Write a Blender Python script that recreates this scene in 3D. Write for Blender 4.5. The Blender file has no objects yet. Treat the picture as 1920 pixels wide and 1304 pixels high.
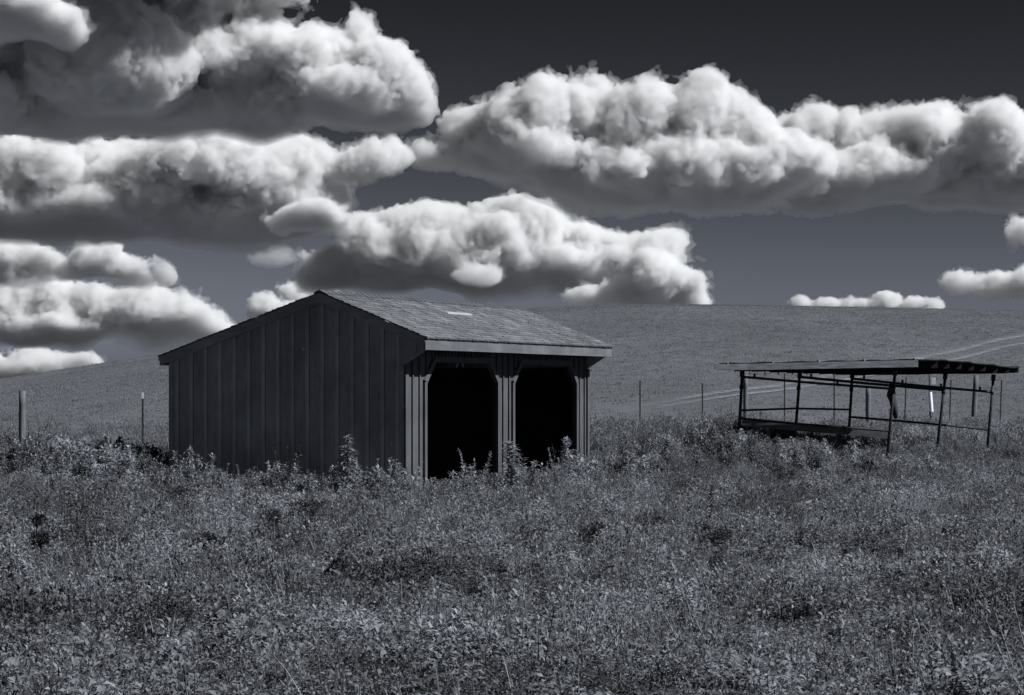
import bpy, bmesh, math, random, time
import numpy as np
from mathutils import Vector, Matrix, noise as mnoise

T0 = time.time()
SC = bpy.context.scene
COL = SC.collection
F, HX, HY = 4500.0, 960.0, 731.0        # focal length in photo pixels, principal x, horizon y
EYE = 1.9                               # eye height above the meadow in front of the shed

# ------------------------------------------------------------------ camera
cam = bpy.data.objects.new('camera', bpy.data.cameras.new('camera'))
COL.objects.link(cam)
SC.camera = cam
cam.location = (0, 0, EYE)
cam.rotation_euler = (math.radians(90), 0, 0)
cam.data.sensor_width = 36
cam.data.lens = 36 * F / 1920
cam.data.shift_y = (HY - 652) / 1920
cam.data.clip_start = 0.5
cam.data.clip_end = 40000

# ------------------------------------------------------------------ sun, sky, exposure
SUN_AZ, SUN_EL = math.radians(-19), math.radians(44)      # azimuth from +X towards +Y
sd = Vector((math.cos(SUN_AZ) * math.cos(SUN_EL), math.sin(SUN_AZ) * math.cos(SUN_EL), math.sin(SUN_EL)))
sl = bpy.data.lights.new('sun', 'SUN')
sl.energy = 4.7
sl.angle = math.radians(0.5)
sl.color = (0.97, 0.985, 1.0)
sun = bpy.data.objects.new('sun', sl)
COL.objects.link(sun)
sun.rotation_euler = sd.to_track_quat('Z', 'Y').to_euler()

W = bpy.data.worlds.new('World')
SC.world = W
W.use_nodes = True
wn = W.node_tree.nodes
wl = W.node_tree.links
bg = wn['Background']
sky = wn.new('ShaderNodeTexSky')
sky.sky_type = 'NISHITA'
sky.sun_disc = False
sky.sun_elevation = SUN_EL
sky.sun_rotation = math.pi / 2 - SUN_AZ
sky.air_density = 1.0
sky.dust_density = 0.6
bw = wn.new('ShaderNodeSeparateColor')            # black and white film behind a deep red filter: the red channel alone
wl.new(sky.outputs[0], bw.inputs[0])
mn = wn.new('ShaderNodeMath'); mn.operation = 'MINIMUM'; mn.inputs[1].default_value = 7.0
wl.new(bw.outputs[0], mn.inputs[0])
p0 = wn.new('ShaderNodeMath'); p0.operation = 'POWER'; p0.inputs[1].default_value = 3.2
wl.new(mn.outputs[0], p0.inputs[0])
pw = wn.new('ShaderNodeMath'); pw.operation = 'MULTIPLY'; pw.inputs[1].default_value = 0.0094
wl.new(p0.outputs[0], pw.inputs[0])
tint = wn.new('ShaderNodeMix'); tint.data_type = 'RGBA'; tint.blend_type = 'MULTIPLY'
tint.inputs[0].default_value = 1.0
wl.new(pw.outputs[0], tint.inputs[6])
tint.inputs[7].default_value = (0.90, 0.985, 1.18, 1)
wl.new(tint.outputs[2], bg.inputs[0])
bg.inputs[1].default_value = 0.05
SC.view_settings.view_transform = 'Standard'
SC.view_settings.look = 'None'
SC.view_settings.exposure = 0.55
SC.view_settings.gamma = 1.0
SC.cycles.volume_bounces = 8
SC.cycles.max_bounces = 10
SC.cycles.diffuse_bounces = 3
SC.cycles.transparent_max_bounces = 16


# ------------------------------------------------------------------ helpers
def P(x, y, Y):
    """photo pixel at depth Y -> world point"""
    return Vector(((x - HX) / F * Y, Y, (HY - y) / F * Y + EYE))


def tag(o, label=None, cat=None, group=None, kind=None):
    if label: o['label'] = label
    if cat: o['category'] = cat
    if group: o['group'] = group
    if kind: o['kind'] = kind
    return o


def empty(name, loc, label, cat, group=None, rz=0.0):
    o = bpy.data.objects.new(name, None)
    COL.objects.link(o)
    o.location = loc
    o.rotation_euler = (0, 0, rz)
    o.empty_display_size = 0.2
    return tag(o, label, cat, group)


class MB:
    """collects geometry and links it as one mesh object"""
    def __init__(self):
        self.v = []; self.f = []

    def add(self, vs, fs):
        n = len(self.v)
        self.v += [tuple(p) for p in vs]
        self.f += [tuple(i + n for i in f) for f in fs]

    def hexa(self, a):           # 8 points: bottom ring then top ring
        self.add(a, [(0, 3, 2, 1), (4, 5, 6, 7), (0, 1, 5, 4), (1, 2, 6, 5), (2, 3, 7, 6), (3, 0, 4, 7)])

    def box(self, x0, x1, y0, y1, z0, z1):
        self.hexa([(x0, y0, z0), (x1, y0, z0), (x1, y1, z0), (x0, y1, z0),
                   (x0, y0, z1), (x1, y0, z1), (x1, y1, z1), (x0, y1, z1)])

    def bar(self, a, b, w, h=None, up=(0, 0, 1)):
        a = Vector(a); b = Vector(b); h = h or w
        d = (b - a).normalized(); u = Vector(up)
        if abs(d.dot(u)) > 0.95: u = Vector((0, 1, 0))
        s = d.cross(u).normalized() * w / 2
        t = s.cross(d).normalized() * h / 2
        self.hexa([a - s - t, a + s - t, a + s + t, a - s + t, b - s - t, b + s - t, b + s + t, b - s + t])

    def tube(self, pts, rad, n=8, cap=True):
        pts = [Vector(p) for p in pts]
        if not isinstance(rad, (list, tuple)): rad = [rad] * len(pts)
        base = len(self.v)
        for i, p in enumerate(pts):
            d = (pts[min(i + 1, len(pts) - 1)] - pts[max(i - 1, 0)]).normalized()
            u = Vector((0, 1, 0)) if abs(d.z) > 0.7 else Vector((0, 0, 1))
            s = d.cross(u).normalized(); t = s.cross(d).normalized()
            for k in range(n):
                a = 2 * math.pi * k / n
                self.v.append(tuple(p + (s * math.cos(a) + t * math.sin(a)) * rad[i]))
        for i in range(len(pts) - 1):
            for k in range(n):
                a = base + i * n + k; b = base + i * n + (k + 1) % n
                self.f.append((a, b, b + n, a + n))
        if cap:
            self.f.append(tuple(base + k for k in reversed(range(n))))
            self.f.append(tuple(base + (len(pts) - 1) * n + k for k in range(n)))

    def build(self, name, mat, parent=None, smooth=False, origin=None):
        me = bpy.data.meshes.new(name)
        v = self.v
        if origin is not None:
            o3 = Vector(origin)
            v = [tuple(Vector(p) - o3) for p in v]
        me.from_pydata(v, [], self.f)
        me.validate()
        bm = bmesh.new(); bm.from_mesh(me)
        bmesh.ops.recalc_face_normals(bm, faces=bm.faces)
        bm.to_mesh(me); bm.free()
        if smooth:
            me.polygons.foreach_set('use_smooth', [len(p.vertices) <= 4 for p in me.polygons])
        me.materials.append(mat)
        o = bpy.data.objects.new(name, me)
        COL.objects.link(o)
        if origin is not None: o.location = origin
        if parent: o.parent = parent
        return o


def np_mesh(name, co, quads, mat=None):
    me = bpy.data.meshes.new(name)
    nv, nf = len(co), len(quads)
    k = quads.shape[1]
    me.vertices.add(nv); me.vertices.foreach_set('co', np.ascontiguousarray(co, 'f').ravel())
    me.loops.add(nf * k); me.loops.foreach_set('vertex_index', np.ascontiguousarray(quads, 'i').ravel())
    me.polygons.add(nf)
    me.polygons.foreach_set('loop_start', np.arange(0, nf * k, k, dtype='i'))
    me.polygons.foreach_set('loop_total', np.full(nf, k, 'i'))
    me.update(calc_edges=True)
    if mat: me.materials.append(mat)
    return me


def new_mat(name):
    m = bpy.data.materials.new(name); m.use_nodes = True
    nt = m.node_tree
    return m, nt, nt.nodes, nt.links, nt.nodes['Principled BSDF']


GREY = (0.93, 0.97, 1.07)
def g(v): return (v * GREY[0], v * GREY[1], v * GREY[2], 1)


def ramp(N, stops):
    r = N.new('ShaderNodeValToRGB')
    e = r.color_ramp.elements
    e[0].position, e[0].color = stops[0][0], stops[0][1]
    e[1].position, e[1].color = stops[-1][0], stops[-1][1]
    for p, c in stops[1:-1]:
        k = e.new(p); k.color = c
    return r


def noise_node(N, L, scale, detail=4, rough=0.55, vec=None, stretch=None):
    n = N.new('ShaderNodeTexNoise')
    n.inputs['Scale'].default_value = scale
    n.inputs['Detail'].default_value = detail
    n.inputs['Roughness'].default_value = rough
    if vec is None:
        tc = N.new('ShaderNodeTexCoord'); vec = tc.outputs['Object']
    if stretch:
        mp = N.new('ShaderNodeMapping'); mp.inputs['Scale'].default_value = stretch
        L.new(vec, mp.inputs[0]); vec = mp.outputs[0]
    L.new(vec, n.inputs['Vector'])
    return n


def wood_mat(name, lo, hi, stretch=(6, 6, 0.6), rough=0.8, scale=3.0, bump=0.25, specks=0.0):
    m, nt, N, L, b = new_mat(name)
    n1 = noise_node(N, L, scale, 6, 0.65, stretch=stretch)
    r = ramp(N, [(0.3, g(lo)), (0.7, g(hi))]); L.new(n1.outputs[0], r.inputs[0])
    out = r.outputs[0]
    n2 = noise_node(N, L, 1.1, 5, 0.6)
    r2 = ramp(N, [(0.3, (0.72, 0.72, 0.72, 1)), (0.7, (1.2, 1.2, 1.2, 1))]); L.new(n2.outputs[0], r2.inputs[0])
    mx = N.new('ShaderNodeMix'); mx.data_type = 'RGBA'; mx.blend_type = 'MULTIPLY'; mx.inputs[0].default_value = 1
    L.new(out, mx.inputs[6]); L.new(r2.outputs[0], mx.inputs[7]); out = mx.outputs[2]
    if specks:
        n3 = noise_node(N, L, 14, 2, 0.5, stretch=(1, 1, 0.7))
        r3 = ramp(N, [(0.735, (0, 0, 0, 1)), (0.76, (1, 1, 1, 1))]); L.new(n3.outputs[0], r3.inputs[0])
        mx2 = N.new('ShaderNodeMix'); mx2.data_type = 'RGBA'
        L.new(r3.outputs[0], mx2.inputs[0]); L.new(out, mx2.inputs[6]); mx2.inputs[7].default_value = g(specks)
        out = mx2.outputs[2]
    L.new(out, b.inputs['Base Color'])
    b.inputs['Roughness'].default_value = rough
    b.inputs['Specular IOR Level'].default_value = 0.25
    bp = N.new('ShaderNodeBump'); bp.inputs['Strength'].default_value = bump; bp.inputs['Distance'].default_value = 0.01
    L.new(n1.outputs[0], bp.inputs['Height']); L.new(bp.outputs[0], b.inputs['Normal'])
    return m


# ------------------------------------------------------------------ terrain
def sst(a, b, x):
    t = np.clip((np.asarray(x, float) - a) / (b - a), 0, 1)
    return t * t * (3 - 2 * t)


SKX = [-1500, -600, 0, 100, 200, 300, 600, 1000, 1100, 1250, 1400, 1600, 1750, 1920, 2400, 3200]
SKY_ = [760, 735, 712, 697, 682, 667, 626, 578.5, 573.5, 570, 571.5, 576.5, 580, 584, 600, 640]
YC = 250.0


def base_z(x, y):
    x = np.asarray(x, float); y = np.asarray(y, float)
    z = -2.2 + 0.8 * sst(50, 66, y) + 0.35 * sst(64, 84, y)
    z = z + 0.75 * sst(-4, -11, x) * sst(38, 50, y) * (1 - sst(52, 72, y))
    z = z + 0.58 * np.exp(-((x - 5.0) ** 2 / 9.0 + (y - 57) ** 2 / 40.0))
    z = z - 0.14 * np.exp(-((x - 12.0) ** 2 / 12.0 + (y - 60) ** 2 / 50.0))
    z = z + 0.05 * np.sin(x * 0.9 + y * 0.31) * np.cos(y * 0.47 - x * 0.2) * sst(5, 12, y)
    return z


_Y = np.linspace(80, 520, 800)
def hill_g(t):
    t = np.clip(t, 0, None)
    up = 1 - np.clip(1 - t, 0, 1) ** 1.55
    down = np.where(t > 1, (t - 1) ** 2 * 1.2, 0)
    return up - np.minimum(down, 1.6)


def _fit(e):
    """crest height that puts the skyline e pixels above the horizon"""
    lo, hi = -3.0, 30.0
    gg = hill_g((_Y - 78) / (YC - 78)); bz = -1.05
    for _ in range(30):
        m = (lo + hi) / 2
        if np.max(((bz + (m - bz) * gg) / _Y)[_Y < 300]) * F > e: hi = m
        else: lo = m
    return (lo + hi) / 2


_E = np.linspace(-40, 170, 60)
_H = np.array([_fit(e) for e in _E])


def ground_z(x, y):
    """height of the ground in world z"""
    x = np.asarray(x, float); y = np.asarray(y, float)
    yy = np.maximum(y, 30)
    px = HX + F * x / yy
    e = HY - np.interp(px, SKX, SKY_)
    hc = np.interp(e, _E, _H)
    t = (y - 78) / (YC - 78)
    gg = hill_g(t)
    b = base_z(x, np.minimum(y, 84))
    hill = np.where(t > 0, (hc - b) * gg, 0)
    z = b + hill
    und = 0.10 * np.sin(x * 0.07 + y * 0.045) + 0.07 * np.sin(x * 0.19 - y * 0.11)
    z = z + und * sst(90, 140, y) * (1 - sst(200, 235, y))
    far = sst(330, 700, y)
    z = z * (1 - far) + (-8) * far
    return z + EYE


def px_ground(x, y, y0=12.0, y1=330.0):
    """world point where the ray through a photo pixel meets the ground"""
    ys = np.linspace(y0, y1, 6000)
    zr = (HY - y) / F * ys + EYE
    zg = ground_z((x - HX) / F * ys, ys)
    k = np.argmax(zr <= zg)
    if not (zr <= zg).any(): k = np.argmin(zr - zg)
    return Vector(((x - HX) / F * ys[k], ys[k], float(zg[k])))


m_ground, nt, N, L, b = new_mat('pasture')
n1 = noise_node(N, L, 9.0, 8, 0.75)
n2 = noise_node(N, L, 0.12, 5, 0.6, stretch=(1, 0.35, 1))
n3 = noise_node(N, L, 1.7, 6, 0.7, stretch=(1, 0.5, 1))
r1 = ramp(N, [(0.3, g(0.085)), (0.55, g(0.115)), (0.8, g(0.145))]); L.new(n1.outputs[0], r1.inputs[0])
r2 = ramp(N, [(0.3, (0.82, 0.82, 0.82, 1)), (0.7, (1.18, 1.18, 1.18, 1))]); L.new(n2.outputs[0], r2.inputs[0])
r3 = ramp(N, [(0.3, (0.8, 0.8, 0.8, 1)), (0.7, (1.2, 1.2, 1.2, 1))]); L.new(n3.outputs[0], r3.inputs[0])
mx = N.new('ShaderNodeMix'); mx.data_type = 'RGBA'; mx.blend_type = 'MULTIPLY'; mx.inputs[0].default_value = 1
L.new(r1.outputs[0], mx.inputs[6]); L.new(r2.outputs[0], mx.inputs[7])
mx2 = N.new('ShaderNodeMix'); mx2.data_type = 'RGBA'; mx2.blend_type = 'MULTIPLY'; mx2.inputs[0].default_value = 1
L.new(mx.outputs[2], mx2.inputs[6]); L.new(r3.outputs[0], mx2.inputs[7])
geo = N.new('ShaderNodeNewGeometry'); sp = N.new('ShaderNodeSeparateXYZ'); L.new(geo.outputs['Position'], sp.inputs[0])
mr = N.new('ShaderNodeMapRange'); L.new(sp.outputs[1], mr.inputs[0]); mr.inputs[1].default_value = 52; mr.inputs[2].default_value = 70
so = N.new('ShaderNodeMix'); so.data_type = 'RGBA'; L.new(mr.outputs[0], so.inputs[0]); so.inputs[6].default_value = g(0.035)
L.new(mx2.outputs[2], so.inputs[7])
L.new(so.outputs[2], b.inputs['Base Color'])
b.inputs['Roughness'].default_value = 1; b.inputs['Specular IOR Level'].default_value = 0.05
bp = N.new('ShaderNodeBump'); bp.inputs['Strength'].default_value = 0.8; bp.inputs['Distance'].default_value = 0.08
L.new(n1.outputs[0], bp.inputs['Height']); L.new(bp.outputs[0], b.inputs['Normal'])

xs = np.concatenate([-np.geomspace(6000, 82, 26), np.arange(-80, 80.1, 1.0), np.geomspace(82, 6000, 26)])
ys = np.concatenate([-np.geomspace(3000, 12, 16), np.arange(-10, 300, 0.8), np.geomspace(301, 30000, 45)])
GX, GY = np.meshgrid(xs, ys)
GZ = ground_z(GX, GY)
co = np.stack([GX.ravel(), GY.ravel(), GZ.ravel()], 1)
nx_, ny_ = len(xs), len(ys)
ii = (np.arange(ny_ - 1)[:, None] * nx_ + np.arange(nx_ - 1)[None, :]).ravel()
me = np_mesh('ground', co, np.stack([ii, ii + 1, ii + 1 + nx_, ii + nx_], 1), m_ground)
me.polygons.foreach_set('use_smooth', [True] * len(me.polygons))
gr = bpy.data.objects.new('ground', me); COL.objects.link(gr)
tag(gr, 'rolling grey pasture rising to a long low hill', kind='structure')

# ------------------------------------------------------------------ wheel track on the hill
m_track, nt, N, L, b = new_mat('worn_track')
uvn = N.new('ShaderNodeUVMap')
sep = N.new('ShaderNodeSeparateXYZ'); L.new(uvn.outputs[0], sep.inputs[0])
n1 = noise_node(N, L, 1.1, 6, 0.75)
n2 = noise_node(N, L, 7.0, 5, 0.7)
r1 = ramp(N, [(0.3, g(0.16)), (0.75, g(0.25))]); L.new(n2.outputs[0], r1.inputs[0])
L.new(r1.outputs[0], b.inputs['Base Color']); b.inputs['Roughness'].default_value = 1
b.inputs['Specular IOR Level'].default_value = 0.05
ab = N.new('ShaderNodeMath'); ab.operation = 'ABSOLUTE'; L.new(sep.outputs[0], ab.inputs[0])
ma = N.new('ShaderNodeMath'); ma.operation = 'MULTIPLY_ADD'; L.new(n1.outputs[0], ma.inputs[0]); ma.inputs[1].default_value = 1.6
ma.inputs[2].default_value = -0.55
sb = N.new('ShaderNodeMath'); sb.operation = 'SUBTRACT'; L.new(ma.outputs[0], sb.inputs[0]); L.new(ab.outputs[0], sb.inputs[1])
m2 = N.new('ShaderNodeMath'); m2.operation = 'MULTIPLY_ADD'; L.new(n2.outputs[0], m2.inputs[0]); m2.inputs[1].default_value = 1.4
L.new(sb.outputs[0], m2.inputs[2])
m3 = N.new('ShaderNodeMath'); m3.operation = 'MULTIPLY_ADD'; L.new(m2.outputs[0], m3.inputs[0]); m3.inputs[1].default_value = 1.3
m3.inputs[2].default_value = -0.55; m3.use_clamp = True
vm = N.new('ShaderNodeMath'); vm.operation = 'MULTIPLY'; vm.use_clamp = True
L.new(m3.outputs[0], vm.inputs[0]); L.new(sep.outputs[1], vm.inputs[1])
L.new(vm.outputs[0], b.inputs['Alpha'])


RUTS = []


def strip(name, pix, halfw, strength=1.0, label=''):
    pts = [px_ground(*p, y0=70) for p in pix]
    pts = [Vector(p) for p in pts]
    RUTS.append((pts, halfw))
    # resample
    fine = []
    for i in range(len(pts) - 1):
        n = max(2, int((pts[i + 1] - pts[i]).length / 1.0))
        for k in range(n): fine.append(pts[i].lerp(pts[i + 1], k / n))
    fine.append(pts[-1])
    for _ in range(12):
        fine = [fine[0]] + [(fine[i - 1] + fine[i] * 2 + fine[i + 1]) / 4 for i in range(1, len(fine) - 1)] + [fine[-1]]
    vs = []; uv = []
    for i, p in enumerate(fine):
        d = (fine[min(i + 1, len(fine) - 1)] - fine[max(i - 1, 0)]); d.z = 0; d.normalize()
        s = Vector((-d.y, d.x, 0))
        fade = min(1, i / 6, (len(fine) - 1 - i) / 6 + 0.2) * strength
        for q in (-1, -0.33, 0.33, 1):
            a = p + s * halfw * q
            vs.append((a.x, a.y, float(ground_z(a.x, a.y)) + 0.03)); uv.append((q, fade))
    fs = []
    for i in range(len(fine) - 1):
        for j in range(3):
            a = i * 4 + j
            fs.append((a, a + 1, a + 5, a + 4))
    me = bpy.data.meshes.new(name); me.from_pydata(vs, [], fs)
    ul = me.uv_layers.new(name='UVMap')
    for lp in me.loops: ul.data[lp.index].uv = uv[lp.vertex_index]
    me.materials.append(m_track)
    o = bpy.data.objects.new(name, me); COL.objects.link(o)
    tag(o, label, kind='structure')


strip('dirt_track', [(1150, 770), (1240, 757), (1320, 742), (1400, 733), (1476, 722), (1548, 707), (1640, 689), (1738, 670), (1830, 650), (1914, 631), (1990, 618)], 0.8, 1.1,
      'upper pale wheel rut crossing the hill')
strip('dirt_track', [(1200, 772), (1320, 751), (1400, 742), (1476, 731), (1560, 718), (1626, 707), (1700, 695), (1792, 675), (1850, 660), (1914, 646), (1990, 634)], 0.55, 1.25,
      'lower pale wheel rut crossing the hill')
strip('dirt_track', [(-40, 722), (60, 710), (160, 694), (260, 679), (330, 668)], 1.6, 0.55,
      'pale mown strip just under the left skyline')
print('terrain', time.time() - T0)

# ------------------------------------------------------------------ shed
TH = math.radians(22.0)
C0 = Vector((-2.08, 46.4, 0.0))                 # front left corner of the shed
AV = Vector((math.sin(TH), math.cos(TH), 0)); BV = Vector((-math.cos(TH), math.sin(TH), 0))
# local frame: x along the front (away), y along the gable (to the left), z up; z=0 at eye level minus EYE
m_gable = wood_mat('lifted_gable_siding', 0.27, 0.37, specks=0.6)  # dark stain, lightened to make up for weak light on the gable
m_batten = wood_mat('pale_gable_battens', 0.36, 0.50)  # a step paler than the lightened siding
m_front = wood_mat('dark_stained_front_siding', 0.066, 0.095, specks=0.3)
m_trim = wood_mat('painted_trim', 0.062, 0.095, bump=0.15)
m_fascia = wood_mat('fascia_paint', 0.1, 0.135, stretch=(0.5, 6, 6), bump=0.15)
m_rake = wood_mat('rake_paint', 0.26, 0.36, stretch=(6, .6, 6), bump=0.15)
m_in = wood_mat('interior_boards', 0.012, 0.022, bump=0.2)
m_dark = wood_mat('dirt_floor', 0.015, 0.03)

m_shin, nt, N, L, b = new_mat('asphalt_shingles')
at = N.new('ShaderNodeAttribute'); at.attribute_name = 'tone'
n1 = noise_node(N, L, 40, 4, 0.7)
n2 = noise_node(N, L, 0.7, 5, 0.6)
r1 = ramp(N, [(0.0, g(0.085)), (0.5, g(0.115)), (1.0, g(0.165))]); L.new(at.outputs['Fac'], r1.inputs[0])
r2 = ramp(N, [(0.3, (0.75, 0.75, 0.75, 1)), (0.7, (1.25, 1.25, 1.25, 1))]); L.new(n2.outputs[0], r2.inputs[0])
r3 = ramp(N, [(0.3, (0.7, 0.7, 0.7, 1)), (0.7, (1.3, 1.3, 1.3, 1))]); L.new(n1.outputs[0], r3.inputs[0])
mx = N.new('ShaderNodeMix'); mx.data_type = 'RGBA'; mx.blend_type = 'MULTIPLY'; mx.inputs[0].default_value = 1
L.new(r1.outputs[0], mx.inputs[6]); L.new(r2.outputs[0], mx.inputs[7])
mx2 = N.new('ShaderNodeMix'); mx2.data_type = 'RGBA'; mx2.blend_type = 'MULTIPLY'; mx2.inputs[0].default_value = 1
L.new(mx.outputs[2], mx2.inputs[6]); L.new(r3.outputs[0], mx2.inputs[7])
L.new(mx2.outputs[2], b.inputs['Base Color']); b.inputs['Roughness'].default_value = 0.85

shed = empty('run_in_shed', (C0.x, C0.y, 0), 'dark board and batten field shed with a shingle roof and two black open bays', 'shed')
shed.rotation_euler = (0, 0, math.pi / 2 - TH)      # local x -> AV, local y -> BV
Ls, Ds = 10.25, 5.2
ZB = EYE - 2.45                                       # bottom of the walls
RT, RZ = 1.718, EYE + 1.905                           # ridge position and height (roof top)
FT, FZ = -0.53, EYE + 1.012
BT, BZ = 5.30, EYE + 0.685


def roof_z(t):
    return RZ + (t - RT) * ((FZ - RZ) / (FT - RT)) if t < RT else RZ + (t - RT) * ((BZ - RZ) / (BT - RT))


def wall_profile(x0, x1, drop):
    """gable wall between local x0 and x1, with the closed triangular ends of the overhang"""
    mb = MB()
    pr = [(0, ZB), (0, EYE + 0.485), (FT + 0.03, EYE + 0.79), (FT + 0.03, roof_z(FT + 0.03) - drop), (RT, RZ - drop), (Ds, roof_z(Ds) - drop), (Ds, ZB)]
    n = len(pr)
    mb.add([(x0, t, z) for t, z in pr] + [(x1, t, z) for t, z in pr],
           [tuple(range(n)), tuple(reversed(range(n, 2 * n)))] + [(i, (i + 1) % n, n + (i + 1) % n, n + i) for i in range(n)])
    return mb


for x0, x1, nm in ((0.0, 0.04, 0), (Ls - 0.04, Ls, 1)):
    mb = wall_profile(x0, x1, 0.13)
    out = -1 if nm == 0 else 1
    xo = x0 if nm == 0 else x1
    t = 0.10
    bt_ = MB()
    while t < Ds - 0.02:
        w = 0.075; zt = roof_z(t + w / 2) - 0.15
        a, c = sorted((xo, xo + out * 0.024))
        zb = ZB
        bt_.box(a, c, t, t + w, zb, zt)
        ta, tb = t + w + 0.004, min(t + 0.325 - 0.022, Ds)
        a2, c2 = sorted((xo, xo + out * 0.016))
        for (u0, u1) in (((ta, min(tb, RT)), (RT, tb)) if ta < RT < tb else ((ta, tb),)):
            if u1 - u0 > .02:
                z0_, z1_ = roof_z(u0) - .14, roof_z(u1) - .14
                mb.hexa([(a2, u0, zb), (c2, u0, zb), (c2, u1, zb), (a2, u1, zb), (a2, u0, z0_), (c2, u0, z0_), (c2, u1, z1_), (a2, u1, z1_)])
        t += 0.325
    # one batten on the closed overhang
    a, c = sorted((xo, xo + out * 0.02))
    mb.box(a, c, -0.26, -0.22, EYE + 0.69, roof_z(-0.24) - 0.15)
    mb.build('gable_wall', m_gable, shed)
    bt_.build('batten_strips', m_batten, shed)
    a, c = sorted((xo, xo + out * 0.028))
    tm = MB(); tm.box(a, c, 0.0, 0.095, ZB, EYE + 0.45); tm.build('corner_board', m_gable, shed)
    tm = MB(); tm.box(a, c, Ds - 0.09, Ds, ZB, roof_z(Ds) - 0.15); tm.build('corner_board', m_gable, shed)

# rear wall
mb = MB(); mb.box(0.04, Ls - 0.04, Ds - 0.04, Ds, ZB, roof_z(Ds) - 0.13)
mb.build('rear_wall', m_gable, shed)

# front wall with two chamfered openings
OPEN = [(0.98, 4.65), (5.61, 9.41)]
ZH, ZCH, CH = EYE + 0.545, EYE + 0.13, 0.43
ZT = EYE + 0.79
mb = MB()
xsw = [0.04, 0.98, 1.41, 4.22, 4.65, 5.61, 6.04, 8.98, 9.41, Ls - 0.04]
def open_top(x):
    for a, c in OPEN:
        if a <= x <= c:
            if x < a + CH: return ZCH + (ZH - ZCH) * (x - a) / CH
            if x > c - CH: return ZCH + (ZH - ZCH) * (c - x) / CH
            return ZH
    return None
for i in range(len(xsw) - 1):
    a, c = xsw[i], xsw[i + 1]
    e = 1e-5
    za = open_top(a + e); zc = open_top(c - e)
    if za is None: za = zc = ZB
    mb.hexa([(a, 0, za), (c, 0, zc), (c, 0.04, zc), (a, 0.04, za), (a, 0, ZT), (c, 0, ZT), (c, 0.04, ZT), (a, 0.04, ZT)])
t = 0.32
while t < Ls - 0.05:
    w = 0.045
    zb = open_top(t + w / 2)
    zb = ZB if zb is None else zb + 0.12
    mb.box(t, t + w, -0.035, 0.0, zb, ZT)
    t += 0.333
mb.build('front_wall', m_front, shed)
# extra short battens above the openings
for a, c in OPEN:
    mb = MB(); mb.box(a + 0.3, c - 0.3, -0.0009, 0.001, ZH + .105, ZT - 0.003)
    t = a + 0.30
    while t < c - 0.3:
        zb = max(open_top(t) + 0.12, ZH + 0.02)
        mb.box(t, t + 0.06, -0.032, -0.001, zb, ZT - 0.002)
        t += 0.166
    mb.build('batten_frieze', m_front, shed)
# trims round the openings
for a, c in OPEN:
    mb = MB()
    y0, y1 = -0.052, -0.001
    w = 0.115
    mb.box(a - w, a, y0, 0.06, ZB, ZCH + 0.02)
    mb.box(c, c + w, y0, 0.06, ZB, ZCH + 0.02)
    def seg(p, q, r, s):   # polygon in the x-z plane extruded in y
        mb.hexa([(p[0], y0 - .004, p[1]), (q[0], y0 - .004, q[1]), (q[0], 0.05, q[1]), (p[0], 0.05, p[1]),
                 (s[0], y0 - .004, s[1]), (r[0], y0 - .004, r[1]), (r[0], 0.05, r[1]), (s[0], 0.05, s[1])])
    seg((a - 0.001, ZCH), (a + CH, ZH), (a + CH - 0.05, ZH + 0.11), (a - w, ZCH + 0.06))
    seg((c - CH, ZH), (c + 0.001, ZCH), (c + w, ZCH + 0.06), (c - CH + 0.05, ZH + 0.11))
    mb.box(a + CH - 0.03, c - CH + 0.03, y0 - 0.008, 0.055, ZH, ZH + 0.11)
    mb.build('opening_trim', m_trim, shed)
# corner posts on the front
mb = MB()
mb.box(-0.03, 0.11, -0.045, -0.001, ZB, EYE + 0.485)
mb.build('corner_board', m_front, shed)
mb = MB()
mb.box(Ls - 0.10, Ls + 0.03, -0.045, -0.001, ZB, EYE + 0.485)
mb.build('corner_board', m_front, shed)
# soffit, fascia, rake boards
mb = MB(); mb.box(0.05, Ls - 0.05, FT + 0.045, -0.055, EYE + 0.792, EYE + 0.806)
mb.build('soffit', m_front, shed)
mb = MB()
mb.box(-0.2, 4.9, FT - 0.005, FT + 0.035, EYE + 0.765, EYE + 0.985)
mb.box(4.905, Ls + 0.2, FT - 0.003, FT + 0.035, EYE + 0.763, EYE + 0.982)
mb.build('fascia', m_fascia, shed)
for x0, x1 in ((-0.2, -0.16), (Ls + 0.16, Ls + 0.2)):
    mb = MB()
    for (ta, tb) in ((FT + 0.036, RT), (RT, BT)):
        za, zb = roof_z(ta), roof_z(tb)
        h = 0.20
        mb.hexa([(x0, ta, za - h), (x1, ta, za - h), (x1, tb, zb - h), (x0, tb, zb - h),
                 (x0, ta, za - 0.025), (x1, ta, za - 0.025), (x1, tb, zb - 0.025), (x0, tb, zb - 0.025)])
    mb.build('rake_board', m_rake, shed)
    mb = MB()        # flat soffit strip under the rake
    a, c = (x1, 0.0) if x0 < 0 else (Ls, x0)
    for (ta, tb) in ((FT + 0.04, RT), (RT, BT - 0.01)):
        za, zb = roof_z(ta), roof_z(tb)
        mb.hexa([(a, ta, za - 0.13), (c, ta, za - 0.13), (c, tb, zb - 0.13), (a, tb, zb - 0.13),
                 (a, ta, za - 0.10), (c, ta, za - 0.10), (c, tb, zb - 0.10), (a, tb, zb - 0.10)])
    mb.build('rake_soffit', m_rake, shed)
mb = MB()        # rear fascia
mb.box(-0.16, Ls + 0.16, BT, BT + 0.03, BZ - 0.2, BZ - 0.03)
mb.box(-0.16, Ls + 0.16, Ds, BT, BZ - 0.2, BZ - 0.18)
mb.build('rear_fascia', m_rake, shed)
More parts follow.
